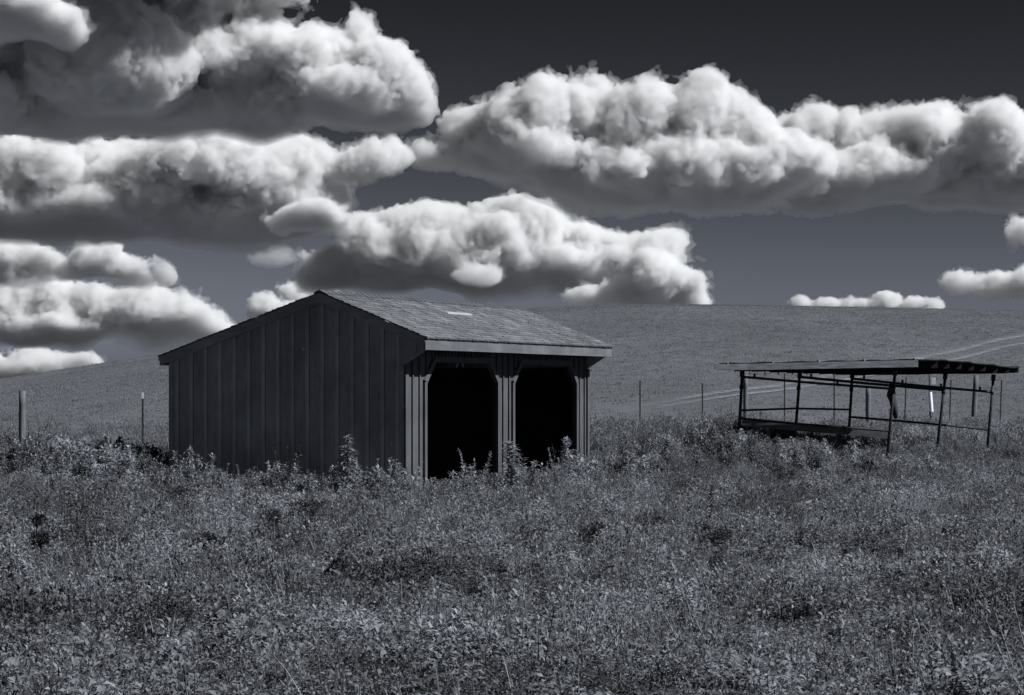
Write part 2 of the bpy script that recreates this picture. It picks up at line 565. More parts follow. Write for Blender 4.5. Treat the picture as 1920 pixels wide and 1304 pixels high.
# roof decks
roof = MB()
for (ta, tb) in ((FT + 0.012, RT), (RT, BT + 0.03)):
    za, zb = roof_z(ta), roof_z(tb)
    roof.hexa([(-0.21, ta, za - 0.10), (Ls + 0.21, ta, za - 0.10), (Ls + 0.21, tb, zb - 0.10), (-0.21, tb, zb - 0.10),
               (-0.21, ta, za - 0.018), (Ls + 0.21, ta, za - 0.018), (Ls + 0.21, tb, zb - 0.018), (-0.21, tb, zb - 0.018)])
roof_o = roof.build('roof', m_rake, shed)
# shingles: lapped rows of tabs
vs, fs, tone = [], [], []
rg = random.Random(11)
def shingle_side(t0, t1, rowh):
    za, zb = roof_z(t0 + 1e-4 * (1 if t1 > t0 else -1)), roof_z(t1)
    ln = math.hypot(t1 - t0, zb - za); n = int(ln / rowh)
    dt, dz = (t1 - t0) / ln, (zb - za) / ln
    nt_, nz_ = -dz, dt
    if nz_ < 0: nt_, nz_ = -nt_, -nz_
    for r in range(n):
        s0 = r * rowh; x = -0.214 - rg.random() * 0.2
        wave = rg.uniform(-0.008, 0.008)
        rowtone = rg.uniform(-0.12, 0.12)
        while x < Ls + 0.214:
            w = rg.uniform(0.16, 0.36)
            xa, xb = max(x, -0.214), min(x + w - 0.012, Ls + 0.214)
            x += w
            if xb - xa < 0.04: continue
            j = (rg.choice((0, 0, 0.0, 0.02, 0.035)) + wave + 0.008 * math.sin(x * 2 + r)) if r else rg.uniform(0, .006)
            sa, sb = s0 + j - 0.02, s0 + rowh + 0.03
            ha = rg.uniform(0.016, 0.030); hb = 0.004
            n0 = len(vs)
            def pt(x_, s_, h_): return (x_, t0 + dt * s_ + nt_ * h_, za + dz * s_ + nz_ * h_)
            vs.extend([pt(xa, sa, ha), pt(xb, sa, ha), pt(xb, sb, hb), pt(xa, sb, hb),
                       pt(xa, sa, -0.012), pt(xb, sa, -0.012), pt(xb, sb, -0.012), pt(xa, sb, -0.012)])
            fs.extend([tuple(n0 + i for i in q) for q in ((0, 1, 2, 3), (0, 4, 5, 1), (1, 5, 6, 2), (2, 6, 7, 3), (3, 7, 4, 0))])
            tone.extend([min(1, max(0, rg.gauss(0.5, 0.24) + rowtone))] * 8)
shingle_side(FT - 0.03, RT, 0.135)
shingle_side(BT + 0.03, RT, 0.135)
me = bpy.data.meshes.new('shingles'); me.from_pydata(vs, [], fs)
bm = bmesh.new(); bm.from_mesh(me); bmesh.ops.recalc_face_normals(bm, faces=bm.faces); bm.to_mesh(me); bm.free()
a_ = me.attributes.new('tone', 'FLOAT', 'POINT'); a_.data.foreach_set('value', tone)
me.materials.append(m_shin)
o = bpy.data.objects.new('shingles', me); COL.objects.link(o); o.parent = roof_o
mb = MB()        # ridge cap
x = -0.24
while x < Ls + 0.2:
    e = min(x + 0.29, Ls + 0.24); h0 = 0.034; h1 = 0.022
    mb.add([(x, RT - .14, roof_z(RT - .14) + h0), (x, RT, RZ + h0 + .012), (x, RT + .14, roof_z(RT + .14) + h0),
            (e, RT - .14, roof_z(RT - .14) + h1), (e, RT, RZ + h1 + .012), (e, RT + .14, roof_z(RT + .14) + h1)],
           [(0, 1, 4, 3), (1, 2, 5, 4), (0, 2, 1)])
    x += 0.27
m_cap = wood_mat('ridge_cap', 0.06, 0.12)
mb.build('ridge_cap', m_cap, roof_o)
# pale bare patch where shingles are torn away, on the front slope
m_patch = wood_mat('bare_underlay', 0.32, 0.42, bump=0.1)
def on_slope(px, py):
    best = None
    r = (px - HX) / F; q = (HY - py) / F
    # intersect the view ray with the front roof plane in local coords
    inv = Matrix.Rotation(math.pi / 2 - TH, 4, 'Z').inverted()
    o_ = inv @ (Vector((0, 0, EYE)) - Vector((C0.x, C0.y, 0)))
    d_ = inv @ Vector((r, 1, q))
    sl_ = (FZ - RZ) / (FT - RT)
    # z = RZ + (t-RT)*sl
    k = (RZ + (o_.y - RT) * sl_ - o_.z + 0.034) / (d_.z - d_.y * sl_)
    return o_ + d_ * k
mb = MB()
top = [on_slope(*p) for p in ((834, 584.5), (850, 585.6), (868, 586.8), (880, 587.8))]
bot = [on_slope(*p) for p in ((840, 586.8), (854, 588.0), (870, 589.4), (886, 590.4))]
n = len(top)
mb.add(top + bot + [p - Vector((0, 0, .02)) for p in top + bot],
       [(i, i + 1, n + i + 1, n + i) for i in range(n - 1)] + [tuple(list(range(2 * n, 3 * n)) + list(reversed(range(3 * n, 4 * n))))]
       + [(n + i, n + i + 1, 3 * n + i + 1, 3 * n + i) for i in range(n - 1)])
mb.build('bare_patch', m_patch, roof_o)
# dim interior: lining boards, partition studs and dirt floor
mb = MB()
t = 0.3
while t < Ls:
    mb.box(t, t + 0.09, Ds - 0.14, Ds - 0.041, ZB, roof_z(Ds) - 0.3); t += 0.6
mb.box(0.05, Ls - 0.05, Ds - 0.2, Ds - 0.141, ZB + 1.0, ZB + 1.2)
mb.box(0.041, 0.06, 0.06, Ds - 0.05, ZB, EYE + 0.5)
mb.box(Ls - 0.06, Ls - 0.041, 0.06, Ds - 0.05, ZB, EYE + 0.5)
mb.box(5.09, 5.13, 0.08, Ds - 0.21, ZB, EYE + 0.45)
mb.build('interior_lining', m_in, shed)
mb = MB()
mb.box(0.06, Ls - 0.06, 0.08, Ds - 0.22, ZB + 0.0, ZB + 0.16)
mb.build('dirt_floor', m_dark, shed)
mb = MB()
for (ta, tb) in ((FT + 0.05, RT), (RT, Ds - 0.05)):
    for x in np.arange(0.4, Ls - .2, 0.61):
        za, zb = roof_z(ta), roof_z(tb)
        if ta < 0: ta2 = 0.05; za = roof_z(ta2)
        else: ta2 = ta
        mb.hexa([(x, ta2, za - 0.24), (x + .04, ta2, za - 0.24), (x + .04, tb, zb - 0.24), (x, tb, zb - 0.24),
                 (x, ta2, za - 0.101), (x + .04, ta2, za - 0.101), (x + .04, tb, zb - 0.101), (x, tb, zb - 0.101)])
mb.build('rafters', m_in, roof_o)
m_steel, nt, N, L, b = new_mat('rusty_dark_steel')
n1 = noise_node(N, L, 9, 6, 0.7)
r1 = ramp(N, [(0.35, g(0.016)), (0.75, g(0.05))]); L.new(n1.outputs[0], r1.inputs[0]); L.new(r1.outputs[0], b.inputs['Base Color'])
b.inputs['Metallic'].default_value = 0.2; b.inputs['Roughness'].default_value = 0.65
mb = MB()        # hook hanging from the first header
mb.tube([(2.55, -0.02, ZH), (2.55, -0.02, ZH - 0.06), (2.5, -0.02, ZH - 0.09), (2.47, -0.02, ZH - 0.05)], 0.014, 6)
m_galv = wood_mat('galvanised', 0.3, 0.45)
mb.build('hook', m_galv, shed)
mb = MB()
mb.tube([(2.8, -0.02, ZH), (2.8, -0.02, ZH - 0.05), (2.85, -0.02, ZH - 0.07)], 0.014, 6)
mb.build('hook', m_galv, shed)
print('shed', time.time() - T0)

# ------------------------------------------------------------------ leaning metal frame shelter
def Z(zx, zy, Y):                    # coordinates read off a 3.2x enlargement of the right side
    return P(1320 + zx / 3.2, 640 + zy / 3.2, Y)


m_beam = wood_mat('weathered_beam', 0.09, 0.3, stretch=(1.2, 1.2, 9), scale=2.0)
m_deck = wood_mat('shade_dark_deck', 0.008, 0.018)  # near-black tone stands in for shade on the deck and rear beams
m_edge = wood_mat('cut_board_end', 0.6, 0.8)
YA, YB, YD = 56.0, 58.3, 60.6
sc_o = Z(230, 620, YA); sc_o.z = float(ground_z(sc_o.x, sc_o.y))
shel = empty('frame_shelter', sc_o, 'leaning open metal frame of a field shelter under a flat slatted roof', 'shelter')
legs = [((230, 180), (203, 640), YA), ((575, 188), (540, 640), YB), ((890, 190), (862, 650), YD),
        ((1148, 163), (1100, 680), YA), ((1450, 188), (1394, 680), YB), ((1738, 200), (1694, 698), YD)]
LEG = []
for (a, b_, Y) in legs:
    p, q = Z(*a, Y), Z(*b_, Y)
    gz = float(ground_z(q.x, q.y))
    k = (gz - 0.12 - p.z) / (q.z - p.z); q = p.lerp(q, k)
    LEG.append((p, q))
    mb = MB(); mb.tube([p, p.lerp(q, 0.35) + Vector((0.006, 0, 0)), q], 0.036, 8)
    mb.tube([p + Vector((0, 0, .0)), p.lerp(q, 0.07)], 0.058, 8)
    mb.tube([p.lerp(q, 0.17), p.lerp(q, 0.22)], 0.050, 8)
    o = mb.build('leg', m_steel, shel, True); o.matrix_parent_inverse = Matrix.Translation(-sc_o)


def rail(name, pts, r, stubs=(), mat=None):
    mb = MB()
    w = [Z(a, b_, Y) for a, b_, Y in pts]
    mb.tube(w, r, 8)
    for a, b_, Y in stubs:
        p = Z(a, b_, Y); mb.box(p.x - .025, p.x + .025, p.y - .03, p.y + .03, p.z - .05, p.z + .055)
    o = mb.build(name, mat or m_steel, shel); o.matrix_parent_inverse = Matrix.Translation(-sc_o)


rail('upper_rail', [(238, 215, YA), (690, 254, YA), (1128, 286, YA)], 0.030, [(303, 208, YA), (800, 246, YA)])
rail('upper_rail', [(578, 215, YB), (1000, 256, YB), (1440, 294, YB)], 0.034, [(643, 210, YB), (1190, 245, YB), (1422, 268, YB)])
rail('upper_rail', [(890, 225, YD), (1300, 268, YD), (1722, 305, YD)], 0.032, [(960, 218, YD), (1655, 286, YD)])
rail('lower_rail', [(222, 465, YA), (600, 500, YA), (1108, 538, YA)], 0.030)
rail('lower_rail', [(880, 455, YD), (1300, 490, YD), (1702, 531, YD)], 0.028)
rail('side_rail', [(218, 416, YA), (548, 404, YB), (878, 411, YD)], 0.026)
mb = MB()      # kick board under the front rail
a, c = Z(228, 492, YA - .05), Z(1100, 566, YA - .05)
mb.bar(a, c, 0.03, 0.14)
m_kick = wood_mat('grey_kick_board', 0.05, 0.11, stretch=(1, 1, 8))  # tone lowered to imitate weaker light on the board
o = mb.build('kick_board', m_kick, shel); o.matrix_parent_inverse = Matrix.Translation(-sc_o)
# roof: nine cross beams parallel to the front, the first toned pale as sunlit, the rest near-black as shaded
RX = [1285, 1402, 1472, 1545, 1618, 1690, 1762, 1830, 1888]
RTOP = [113, 119, 121, 128, 136, 142, 154, 158, 160]
RBOT = [155, 160, 163, 168, 174, 180, 190, 194, 190]
Y8 = 61.0
for k in range(9):
    Y = 55.4 + (Y8 - 55.4) * k / 8.0
    xr = Z(RX[k], 0, Y).x
    xl = 4.70 + 0.70 * (Y - 55.4)
    zt_r, zb_r = Z(0, RTOP[k], Y).z, Z(0, RBOT[k], Y).z
    zt_l = EYE + 0.585 - 0.01 * k; zb_l = zt_l - 0.145
    mb = MB()
    y0, y1 = Y, Y + 0.045
    nseg = 14; rg = random.Random(k)
    prev = None
    for s in range(nseg + 1):
        f_ = s / nseg; x = xl + (xr - xl) * f_
        zt = zt_l + (zt_r - zt_l) * f_; zb = zb_l + (zb_r - zb_l) * f_ + (0 if s in (0, nseg) else rg.uniform(-.006, .006))
        cur = [(x, y0, zb), (x, y1, zb), (x, y1, zt), (x, y0, zt)]
        if prev:
            mb.hexa([prev[0], cur[0], cur[1], prev[1], prev[3], cur[3], cur[2], prev[2]])
        prev = cur
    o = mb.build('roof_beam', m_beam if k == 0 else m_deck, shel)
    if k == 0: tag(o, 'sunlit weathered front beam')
    o.matrix_parent_inverse = Matrix.Translation(-sc_o)
    mb = MB()
    if k > 0:   # pale cut edge of each board end
        mb.box(xr - .001, xr + 0.035, y0 - .003, y1, zb_r + .01, zt_r - .01)
    else:
        mb.box(xr, xr + 0.02, y0 - .003, y1, zb_r - .01, zt_r)
    o2 = mb.build('board_end', m_edge, o); o2.matrix_parent_inverse = Matrix.Translation(-sc_o)
# deck sheet with slightly rippled edge
mb = MB()
nu, nv = 40, 24
def deckp(i, j, dz):
    Y = 55.45 + (61.2 - 55.45) * j / nv
    xl = 4.75 + 0.70 * (Y - 55.4)
    kk = (Y - 55.4) / (Y8 - 55.4) * 8
    xr = float(np.interp(kk, range(9), [Z(RX[k], 0, 55.4 + (Y8 - 55.4) * k / 8).x for k in range(9)])) + 0.05
    zt = float(np.interp(kk, range(9), [Z(0, RTOP[k], 55.4 + (Y8 - 55.4) * k / 8).z for k in range(9)]))
    f_ = i / nu
    z = (EYE + 0.585 - 0.01 * kk) * (1 - f_) + zt * f_
    return (xl + (xr - xl) * f_, Y, z + 0.006 + dz + 0.006 * math.sin(j * 2.1) + 0.01 * math.sin(i * .9 + j))
top = [deckp(i, j, .022) for j in range(nv + 1) for i in range(nu + 1)]
bot = [deckp(i, j, .0) for j in range(nv + 1) for i in range(nu + 1)]
nn = len(top); fs = []
for j in range(nv):
    for i in range(nu):
        a = j * (nu + 1) + i
        fs.append((a, a + 1, a + nu + 2, a + nu + 1)); fs.append((nn + a, nn + a + nu + 1, nn + a + nu + 2, nn + a + 1))
for j in range(nv):
    for i in (0, nu):
        a = j * (nu + 1) + i; fs.append((a, a + nu + 1, nn + a + nu + 1, nn + a))
for i in range(nu):
    for j in (0, nv):
        a = j * (nu + 1) + i; fs.append((a, a + 1, nn + a + 1, nn + a))
mb.add(top + bot, fs)
o = mb.build('deck', m_deck, shel); o.matrix_parent_inverse = Matrix.Translation(-sc_o)
m_plate0 = wood_mat('pale_purlin_end', 0.14, 0.22)
for zx in (135, 405, 682, 955, 1258):       # pale purlin ends on top of the front beam
    f_ = (zx - 65) / 1220
    p = Z(zx, 142 - 30 * f_ - 3, 55.44)
    mb = MB(); q = p + Vector((0.35 * .8, .5 * .8, 0))
    mb.bar(p + Vector((0, -.02, 0.012)), q + Vector((0, 0, 0.012)), 0.055, 0.035)
    o = mb.build('purlin_end', m_plate0, shel); o.matrix_parent_inverse = Matrix.Translation(-sc_o)
for zx in (275, 365, 448, 530, 618, 695, 775, 850):
    p = Z(zx, 178, 57.5); mb = MB(); mb.tube([p + Vector((0, 0, .06)), p - Vector((0, 0, .10))], 0.012, 6)
    o = mb.build('bolt', m_steel, shel); o.matrix_parent_inverse = Matrix.Translation(-sc_o)
# torn sacking hanging off the front right leg
m_cloth = wood_mat('dark_sacking', 0.03, 0.06, bump=0.6)
out = [(1120, 245), (1132, 262), (1146, 300), (1152, 345), (1166, 415), (1158, 462), (1142, 466), (1133, 440), (1122, 400), (1114, 362), (1096, 327), (1106, 290)]
mb = MB()
cy = YA + 0.10
fr = [Z(a, b_, cy) for a, b_ in out]; n = len(fr)
cen = sum(fr, Vector()) / n
frn = [p + Vector((0, -0.03 + 0.03 * math.sin(i * 2.2), 0)) for i, p in enumerate(fr)]
bak = [p + Vector((0, 0.05 + 0.02 * math.sin(i * 1.7), 0)) for i, p in enumerate(fr)]
mb.add(frn + bak + [cen + Vector((0.01, -0.06, 0)), cen + Vector((0, .09, 0))],
       [(i, (i + 1) % n, n + (i + 1) % n, n + i) for i in range(n)] + [(i, (i + 1) % n, 2 * n) for i in range(n)]
       + [(n + (i + 1) % n, n + i, 2 * n + 1) for i in range(n)])
o = mb.build('hanging_sack', m_cloth, None, True, origin=fr[0])
tag(o, 'torn dark sacking hanging off the front right leg of the frame shelter', 'sack')

# ------------------------------------------------------------------ fence posts
m_post = wood_mat('grey_post_wood', 0.075, 0.19, stretch=(8, 8, 0.8))
m_tp = wood_mat('painted_steel_post', 0.03, 0.06)
m_white = wood_mat('white_sleeve', 0.85, 0.95, bump=0.05)
m_tip = wood_mat('pale_post_tip', 0.6, 0.8)


def wood_post(x, ytop, Y, r, label, lean=0.0, dark=False):
    X = (x - HX) / F * Y; gz = float(ground_z(X, Y)); zt = P(x, ytop, Y).z
    rg = random.Random(int(x)); pts = []; rad = []
    for i in range(7):
        t = i / 6; pts.append((lean * (t - 1) + rg.uniform(-.004, .004), rg.uniform(-.004, .004), -0.3 + (zt - gz + 0.3) * t))
        rad.append(r * rg.uniform(.95, 1.05) * (1.05 - .1 * t))
    mb = MB(); mb.tube(pts, rad, 12)
    o = mb.build('fence_post', m_post, None, True); o.location = (X, Y, gz)
    tag(o, label, 'fence post', 'round wooden posts of the pasture fence')
    return o


def t_post(x, ytop, Y, label, lean=0.0, tip=False):
    X = (x - HX) / F * Y; gz = float(ground_z(X, Y)); zt = P(x, ytop, Y).z - gz
    o = empty('steel_post', (X, Y, gz), label, 'fence post', 'thin steel posts of the pasture fence')
    mb = MB()
    a, c = Vector((-lean * (zt + .3) / zt, 0, -0.3)), Vector((0, 0, zt))
    mb.bar(a, c, 0.045, 0.008); mb.bar(a + Vector((0, .02, 0)), c + Vector((0, .02, 0)), 0.008, 0.035)
    for i in range(9):
        p = a.lerp(c, 0.35 + i * .07); mb.box(p.x - .008, p.x + .008, p.y - .014, p.y - .0045, p.z, p.z + .02)
    mb.build('shaft', m_tp, o)
    if tip:
        mb = MB(); mb.bar(c - Vector((0, .006, .14)), c + Vector((0, -.006, .01)), 0.05, 0.012)
        mb.build('pale_tip', m_tip, o)
    return o


wood_post(42, 733, 49, 0.072, 'thick weathered post standing alone at the far left edge of the field')
t_post(267.5, 737, 56, 'thin steel post with a pale tip left of the shed', tip=True)
FY = lambda x: 74.0 + (x - 1100) * 0.004
t_post(1200, 714, FY(1200), 'thin steel post nearest the right end of the shed')
t_post(1317, 719, FY(1317), 'thin steel post between the shed and the frame shelter')
wood_post(1398, 704, FY(1398), 0.075, 'pale wooden post just behind the front left leg of the frame shelter')
t_post(1471, 700, FY(1471), 'thin steel post seen through the leftmost bay of the frame shelter')
t_post(1564, 700, FY(1564), 'thin steel post seen through the second bay of the frame shelter')
wood_post(1628, 726, FY(1628), 0.085, 'wooden post seen through the middle of the frame shelter, left of the hanging sack')
t_post(1699, 708, FY(1699), 'thin steel post just right of the hanging sack', lean=0.05)
t_post(1783, 712, FY(1783), 'thin steel post between the two right legs of the frame shelter', lean=0.05)
wood_post(1830, 704, FY(1830), 0.085, 'wooden post beside the rightmost leg of the frame shelter', lean=0.10)
t_post(1878, 712, FY(1878), 'thin steel post at the right edge of the picture beyond the frame shelter', lean=0.05)
# post with plate and white sleeve
Y = FY(1744); X = (1743 - HX) / F * Y; gz = float(ground_z(X, Y))
mp = empty('marker_post', (X, Y, gz), 'dark pole carrying a pale square plate and a bright white sleeve', 'post')
def rel(zx, zy): return Z(zx, zy, Y) - Vector((X, Y, gz))
mb = MB(); mb.tube([Vector((0.08, 0, -.2)), rel(1357, 430), rel(1353, 190)], 0.03, 8); mb.build('pole', m_tp, mp, True)
mb = MB(); mb.tube([rel(1363, 424) - Vector((0, .05, 0)), rel(1354, 306) - Vector((0, .05, 0))], 0.065, 12); mb.build('sleeve', m_white, mp, False)
mb = MB(); a = rel(1366, 218); c = rel(1393, 258); mb.box(a.x, c.x, .045, .07, c.z, a.z)
m_plate = wood_mat('pale_plate', 0.45, 0.6)
mb.build('plate', m_plate, mp)
print('things', time.time() - T0)


# ------------------------------------------------------------------ plants
def leaf_mat(name, lo, hi, spec=0.3, patch=True):
    m, nt, N, L, b = new_mat(name)
    geo = N.new('ShaderNodeNewGeometry')
    n1 = N.new('ShaderNodeTexNoise'); n1.inputs['Scale'].default_value = 0.35; n1.inputs['Detail'].default_value = 4
    L.new(geo.outputs['Position'], n1.inputs['Vector'])
    n2 = N.new('ShaderNodeTexNoise'); n2.inputs['Scale'].default_value = 9; n2.inputs['Detail'].default_value = 2
    L.new(geo.outputs['Position'], n2.inputs['Vector'])
    at = N.new('ShaderNodeAttribute'); at.attribute_name = 'tone'
    a1 = N.new('ShaderNodeMath'); a1.operation = 'MULTIPLY_ADD'; L.new(n1.outputs[0], a1.inputs[0]); a1.inputs[1].default_value = 2.1 if patch else .3
    a1.inputs[2].default_value = -1.05 if patch else -.15
    oi = N.new('ShaderNodeObjectInfo')
    n4 = N.new('ShaderNodeTexNoise'); n4.inputs['Scale'].default_value = 1.3; n4.inputs['Detail'].default_value = 2
    L.new(geo.outputs['Position'], n4.inputs['Vector'])
    b1 = N.new('ShaderNodeMath'); b1.operation = 'MULTIPLY_ADD'; L.new(oi.outputs['Random'], b1.inputs[0]); b1.inputs[1].default_value = 0.42
    b1.inputs[2].default_value = -0.21; L.new(a1.outputs[0], b1.inputs[2])
    b2 = N.new('ShaderNodeMath'); b2.operation = 'MULTIPLY_ADD'; L.new(n4.outputs[0], b2.inputs[0]); b2.inputs[1].default_value = 1.0 if patch else 0.2
    L.new(b1.outputs[0], b2.inputs[2])
    b3 = N.new('ShaderNodeMath'); b3.operation = 'SUBTRACT'; L.new(b2.outputs[0], b3.inputs[0]); b3.inputs[1].default_value = 0.71 if patch else 0.31
    a1 = b3
    a2 = N.new('ShaderNodeMath'); a2.operation = 'ADD'; L.new(a1.outputs[0], a2.inputs[0]); L.new(at.outputs['Fac'], a2.inputs[1])
    a3 = N.new('ShaderNodeMath'); a3.operation = 'MULTIPLY_ADD'; L.new(n2.outputs[0], a3.inputs[0]); a3.inputs[1].default_value = 0.8
    L.new(a2.outputs[0], a3.inputs[2])
    a4 = N.new('ShaderNodeMath'); a4.operation = 'SUBTRACT'; a4.use_clamp = True; L.new(a3.outputs[0], a4.inputs[0]); a4.inputs[1].default_value = 0.4
    r = ramp(N, [(0.0, g(lo)), (1.0, g(hi))]); L.new(a4.outputs[0], r.inputs[0])
    L.new(r.outputs[0], b.inputs['Base Color'])
    b.inputs['Roughness'].default_value = 0.5; b.inputs['Specular IOR Level'].default_value = spec
    tr = N.new('ShaderNodeBsdfTranslucent'); L.new(r.outputs[0], tr.inputs[0])
    ms = N.new('ShaderNodeMixShader'); ms.inputs[0].default_value = 0.3
    L.new(b.outputs[0], ms.inputs[1]); L.new(tr.outputs[0], ms.inputs[2])
    L.new(ms.outputs[0], N['Material Output'].inputs[0])
    return m


m_leaf = leaf_mat('weed_leaves', 0.06, 0.30, .06)
m_grass = leaf_mat('grass_blades', 0.06, 0.32, 0.12)
m_hgrass = leaf_mat('hill_grass_blades', 0.155, 0.215, 0.05)
m_shrub = leaf_mat('dark_leaves', 0.01, 0.065, 0.15, patch=False)
m_spire = leaf_mat('pale_weed_leaves', 0.15, 0.46, 0.2, patch=False)


class Veg:
    def __init__(self): self.v = []; self.f = []; self.t = []

    def leaf(self, p, d, up, ln, w, tone, curl=0.15):
        d = d.normalized(); s = d.cross(up)
        if s.length < 1e-4: s = d.cross(Vector((1, 0, 0)))
        s.normalize(); n = s.cross(d).normalized()
        b = len(self.v)
        self.v += [tuple(p), tuple(p + d * ln * .45 + s * w / 2 + n * w * .18), tuple(p + d * ln - n * ln * curl), tuple(p + d * ln * .45 - s * w / 2 + n * w * .18), tuple(p + d * ln * .5)]
        self.f += [(b, b + 1, b + 4), (b + 1, b + 2, b + 4), (b + 4, b + 2, b + 3), (b, b + 4, b + 3)]
        self.t += [tone] * 5

    def blade(self, p, d, bend, ln, w, tone, seg=4):
        side = Vector((-bend.y, bend.x, 0))
        if side.length < 1e-3: side = Vector((1, 0, 0))
        side.normalize(); b = len(self.v)
        for i in range(seg):
            t = i / seg; q = p + d * ln * t + bend * t * t
            ww = w * (1 - t * .6) / 2
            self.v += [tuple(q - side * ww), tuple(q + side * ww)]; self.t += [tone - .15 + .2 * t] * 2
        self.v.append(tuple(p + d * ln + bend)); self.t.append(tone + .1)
        for i in range(seg - 1):
            a = b + 2 * i; self.f += [(a, a + 1, a + 3), (a, a + 3, a + 2)]
        a = b + 2 * (seg - 1); self.f.append((a, a + 1, a + 2))

    def stem(self, p, q, r, tone=0.4):
        p = Vector(p); q = Vector(q); d = (q - p).normalized(); u = Vector((1, 0, 0)) if abs(d.x) < .8 else Vector((0, 1, 0))
        s = d.cross(u).normalized(); t = d.cross(s); b = len(self.v)
        for k in range(3):
            a = k * 2.094; o = (s * math.cos(a) + t * math.sin(a))
            self.v += [tuple(p + o * r), tuple(q + o * r * .6)]; self.t += [tone] * 2
        for k in range(3):
            a = b + 2 * k; c = b + 2 * ((k + 1) % 3); self.f += [(a, c, c + 1), (a, c + 1, a + 1)]

    def mesh(self, name, mat):
        me = np_mesh(name, np.array(self.v), np.array(self.f), mat)
        a = me.attributes.new('tone', 'FLOAT', 'POINT'); a.data.foreach_set('value', np.array(self.t, 'f'))
        return me


def rdir(rg, up=0.3):
    a = rg.uniform(0, 6.283); z = rg.uniform(-.3, 1) * (1 - up) + up
    h = math.sqrt(max(0.05, 1 - z * z)); return Vector((math.cos(a) * h, math.sin(a) * h, z))


def grass_tuft(seed, n=34, h=0.38, spread=0.13, w=0.008):
    rg = random.Random(seed); v = Veg()
    lean = Vector((rg.uniform(-.12, .12), rg.uniform(-.12, .12), 0))
    for i in range(n):
        a = rg.uniform(0, 6.283); r = spread * math.sqrt(rg.random())
        p = Vector((math.cos(a) * r, math.sin(a) * r, -0.03))
        d = Vector((math.cos(a) * .22, math.sin(a) * .22, 1)) + lean + Vector((rg.gauss(0, .12), rg.gauss(0, .12), 0))
        bend = Vector((rg.gauss(0, .5), rg.gauss(0, .5), -rg.uniform(.1, .75)))
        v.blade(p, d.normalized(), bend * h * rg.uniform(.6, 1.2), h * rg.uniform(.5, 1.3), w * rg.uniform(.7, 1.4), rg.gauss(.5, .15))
    return v


def leafy_weed(seed, h=0.42, stems=7, leaf=0.045, spread=0.16, lw=0.5, per=16):
    rg = random.Random(seed); v = Veg(); base_t = rg.uniform(-.1, .1)
    for s in range(stems):
        a = rg.uniform(0, 6.283); r = spread * math.sqrt(rg.random())
        p = Vector((math.cos(a) * r, math.sin(a) * r, -.03))
        hh = h * rg.uniform(.6, 1.15)
        top = p + Vector((math.cos(a) * .2 * hh + rg.gauss(0, .05), math.sin(a) * .2 * hh + rg.gauss(0, .05), hh))
        v.stem(p, top, 0.004, .35)
        for k in range(per):
            t = 0.15 + .85 * (k + rg.random() * .6) / per
            q = p.lerp(top, min(t, 1))
            d = rdir(rg, .25 + .3 * t)
            l = leaf * rg.uniform(.6, 1.3) * (1.15 - .45 * t)
            if rg.random() < .45:      # small side twig
                q = q + d * leaf * .9
            v.leaf(q, d, Vector((rg.gauss(0, .3), rg.gauss(0, .3), 1)), l, l * lw * rg.uniform(.8, 1.2), base_t + rg.gauss(.5, .12), rg.uniform(-.1, .3))
    return v


def clover(seed, r=0.2, n=110, leaf=0.035, h=0.2):
    rg = random.Random(seed); v = Veg()
    for i in range(n):
        a = rg.uniform(0, 6.283); rr = r * math.sqrt(rg.random())
        z = h * rg.uniform(.35, 1) * (1 - .5 * (rr / r) ** 2)
        p = Vector((math.cos(a) * rr, math.sin(a) * rr, z))
        d = Vector((rg.gauss(0, 1), rg.gauss(0, 1), rg.uniform(-.3, .5)))
        v.leaf(p, d, Vector((rg.gauss(0, .3), rg.gauss(0, .3), 1)), leaf * rg.uniform(.5, 1.2), leaf * .7, rg.gauss(.5, .13), rg.uniform(-.1, .3))
        if i % 4 == 0: v.stem((p.x * .6, p.y * .6, -.02), p, .003, .3)
    return v


def proto_set(name, veglist, mats):
    c = bpy.data.collections.new(name)
    for i, v in enumerate(veglist):
        nm = '%s_%02d' % (name, i)
        o = bpy.data.objects.new(nm, v.mesh(nm, mats[i % len(mats)])); c.objects.link(o)
    return c


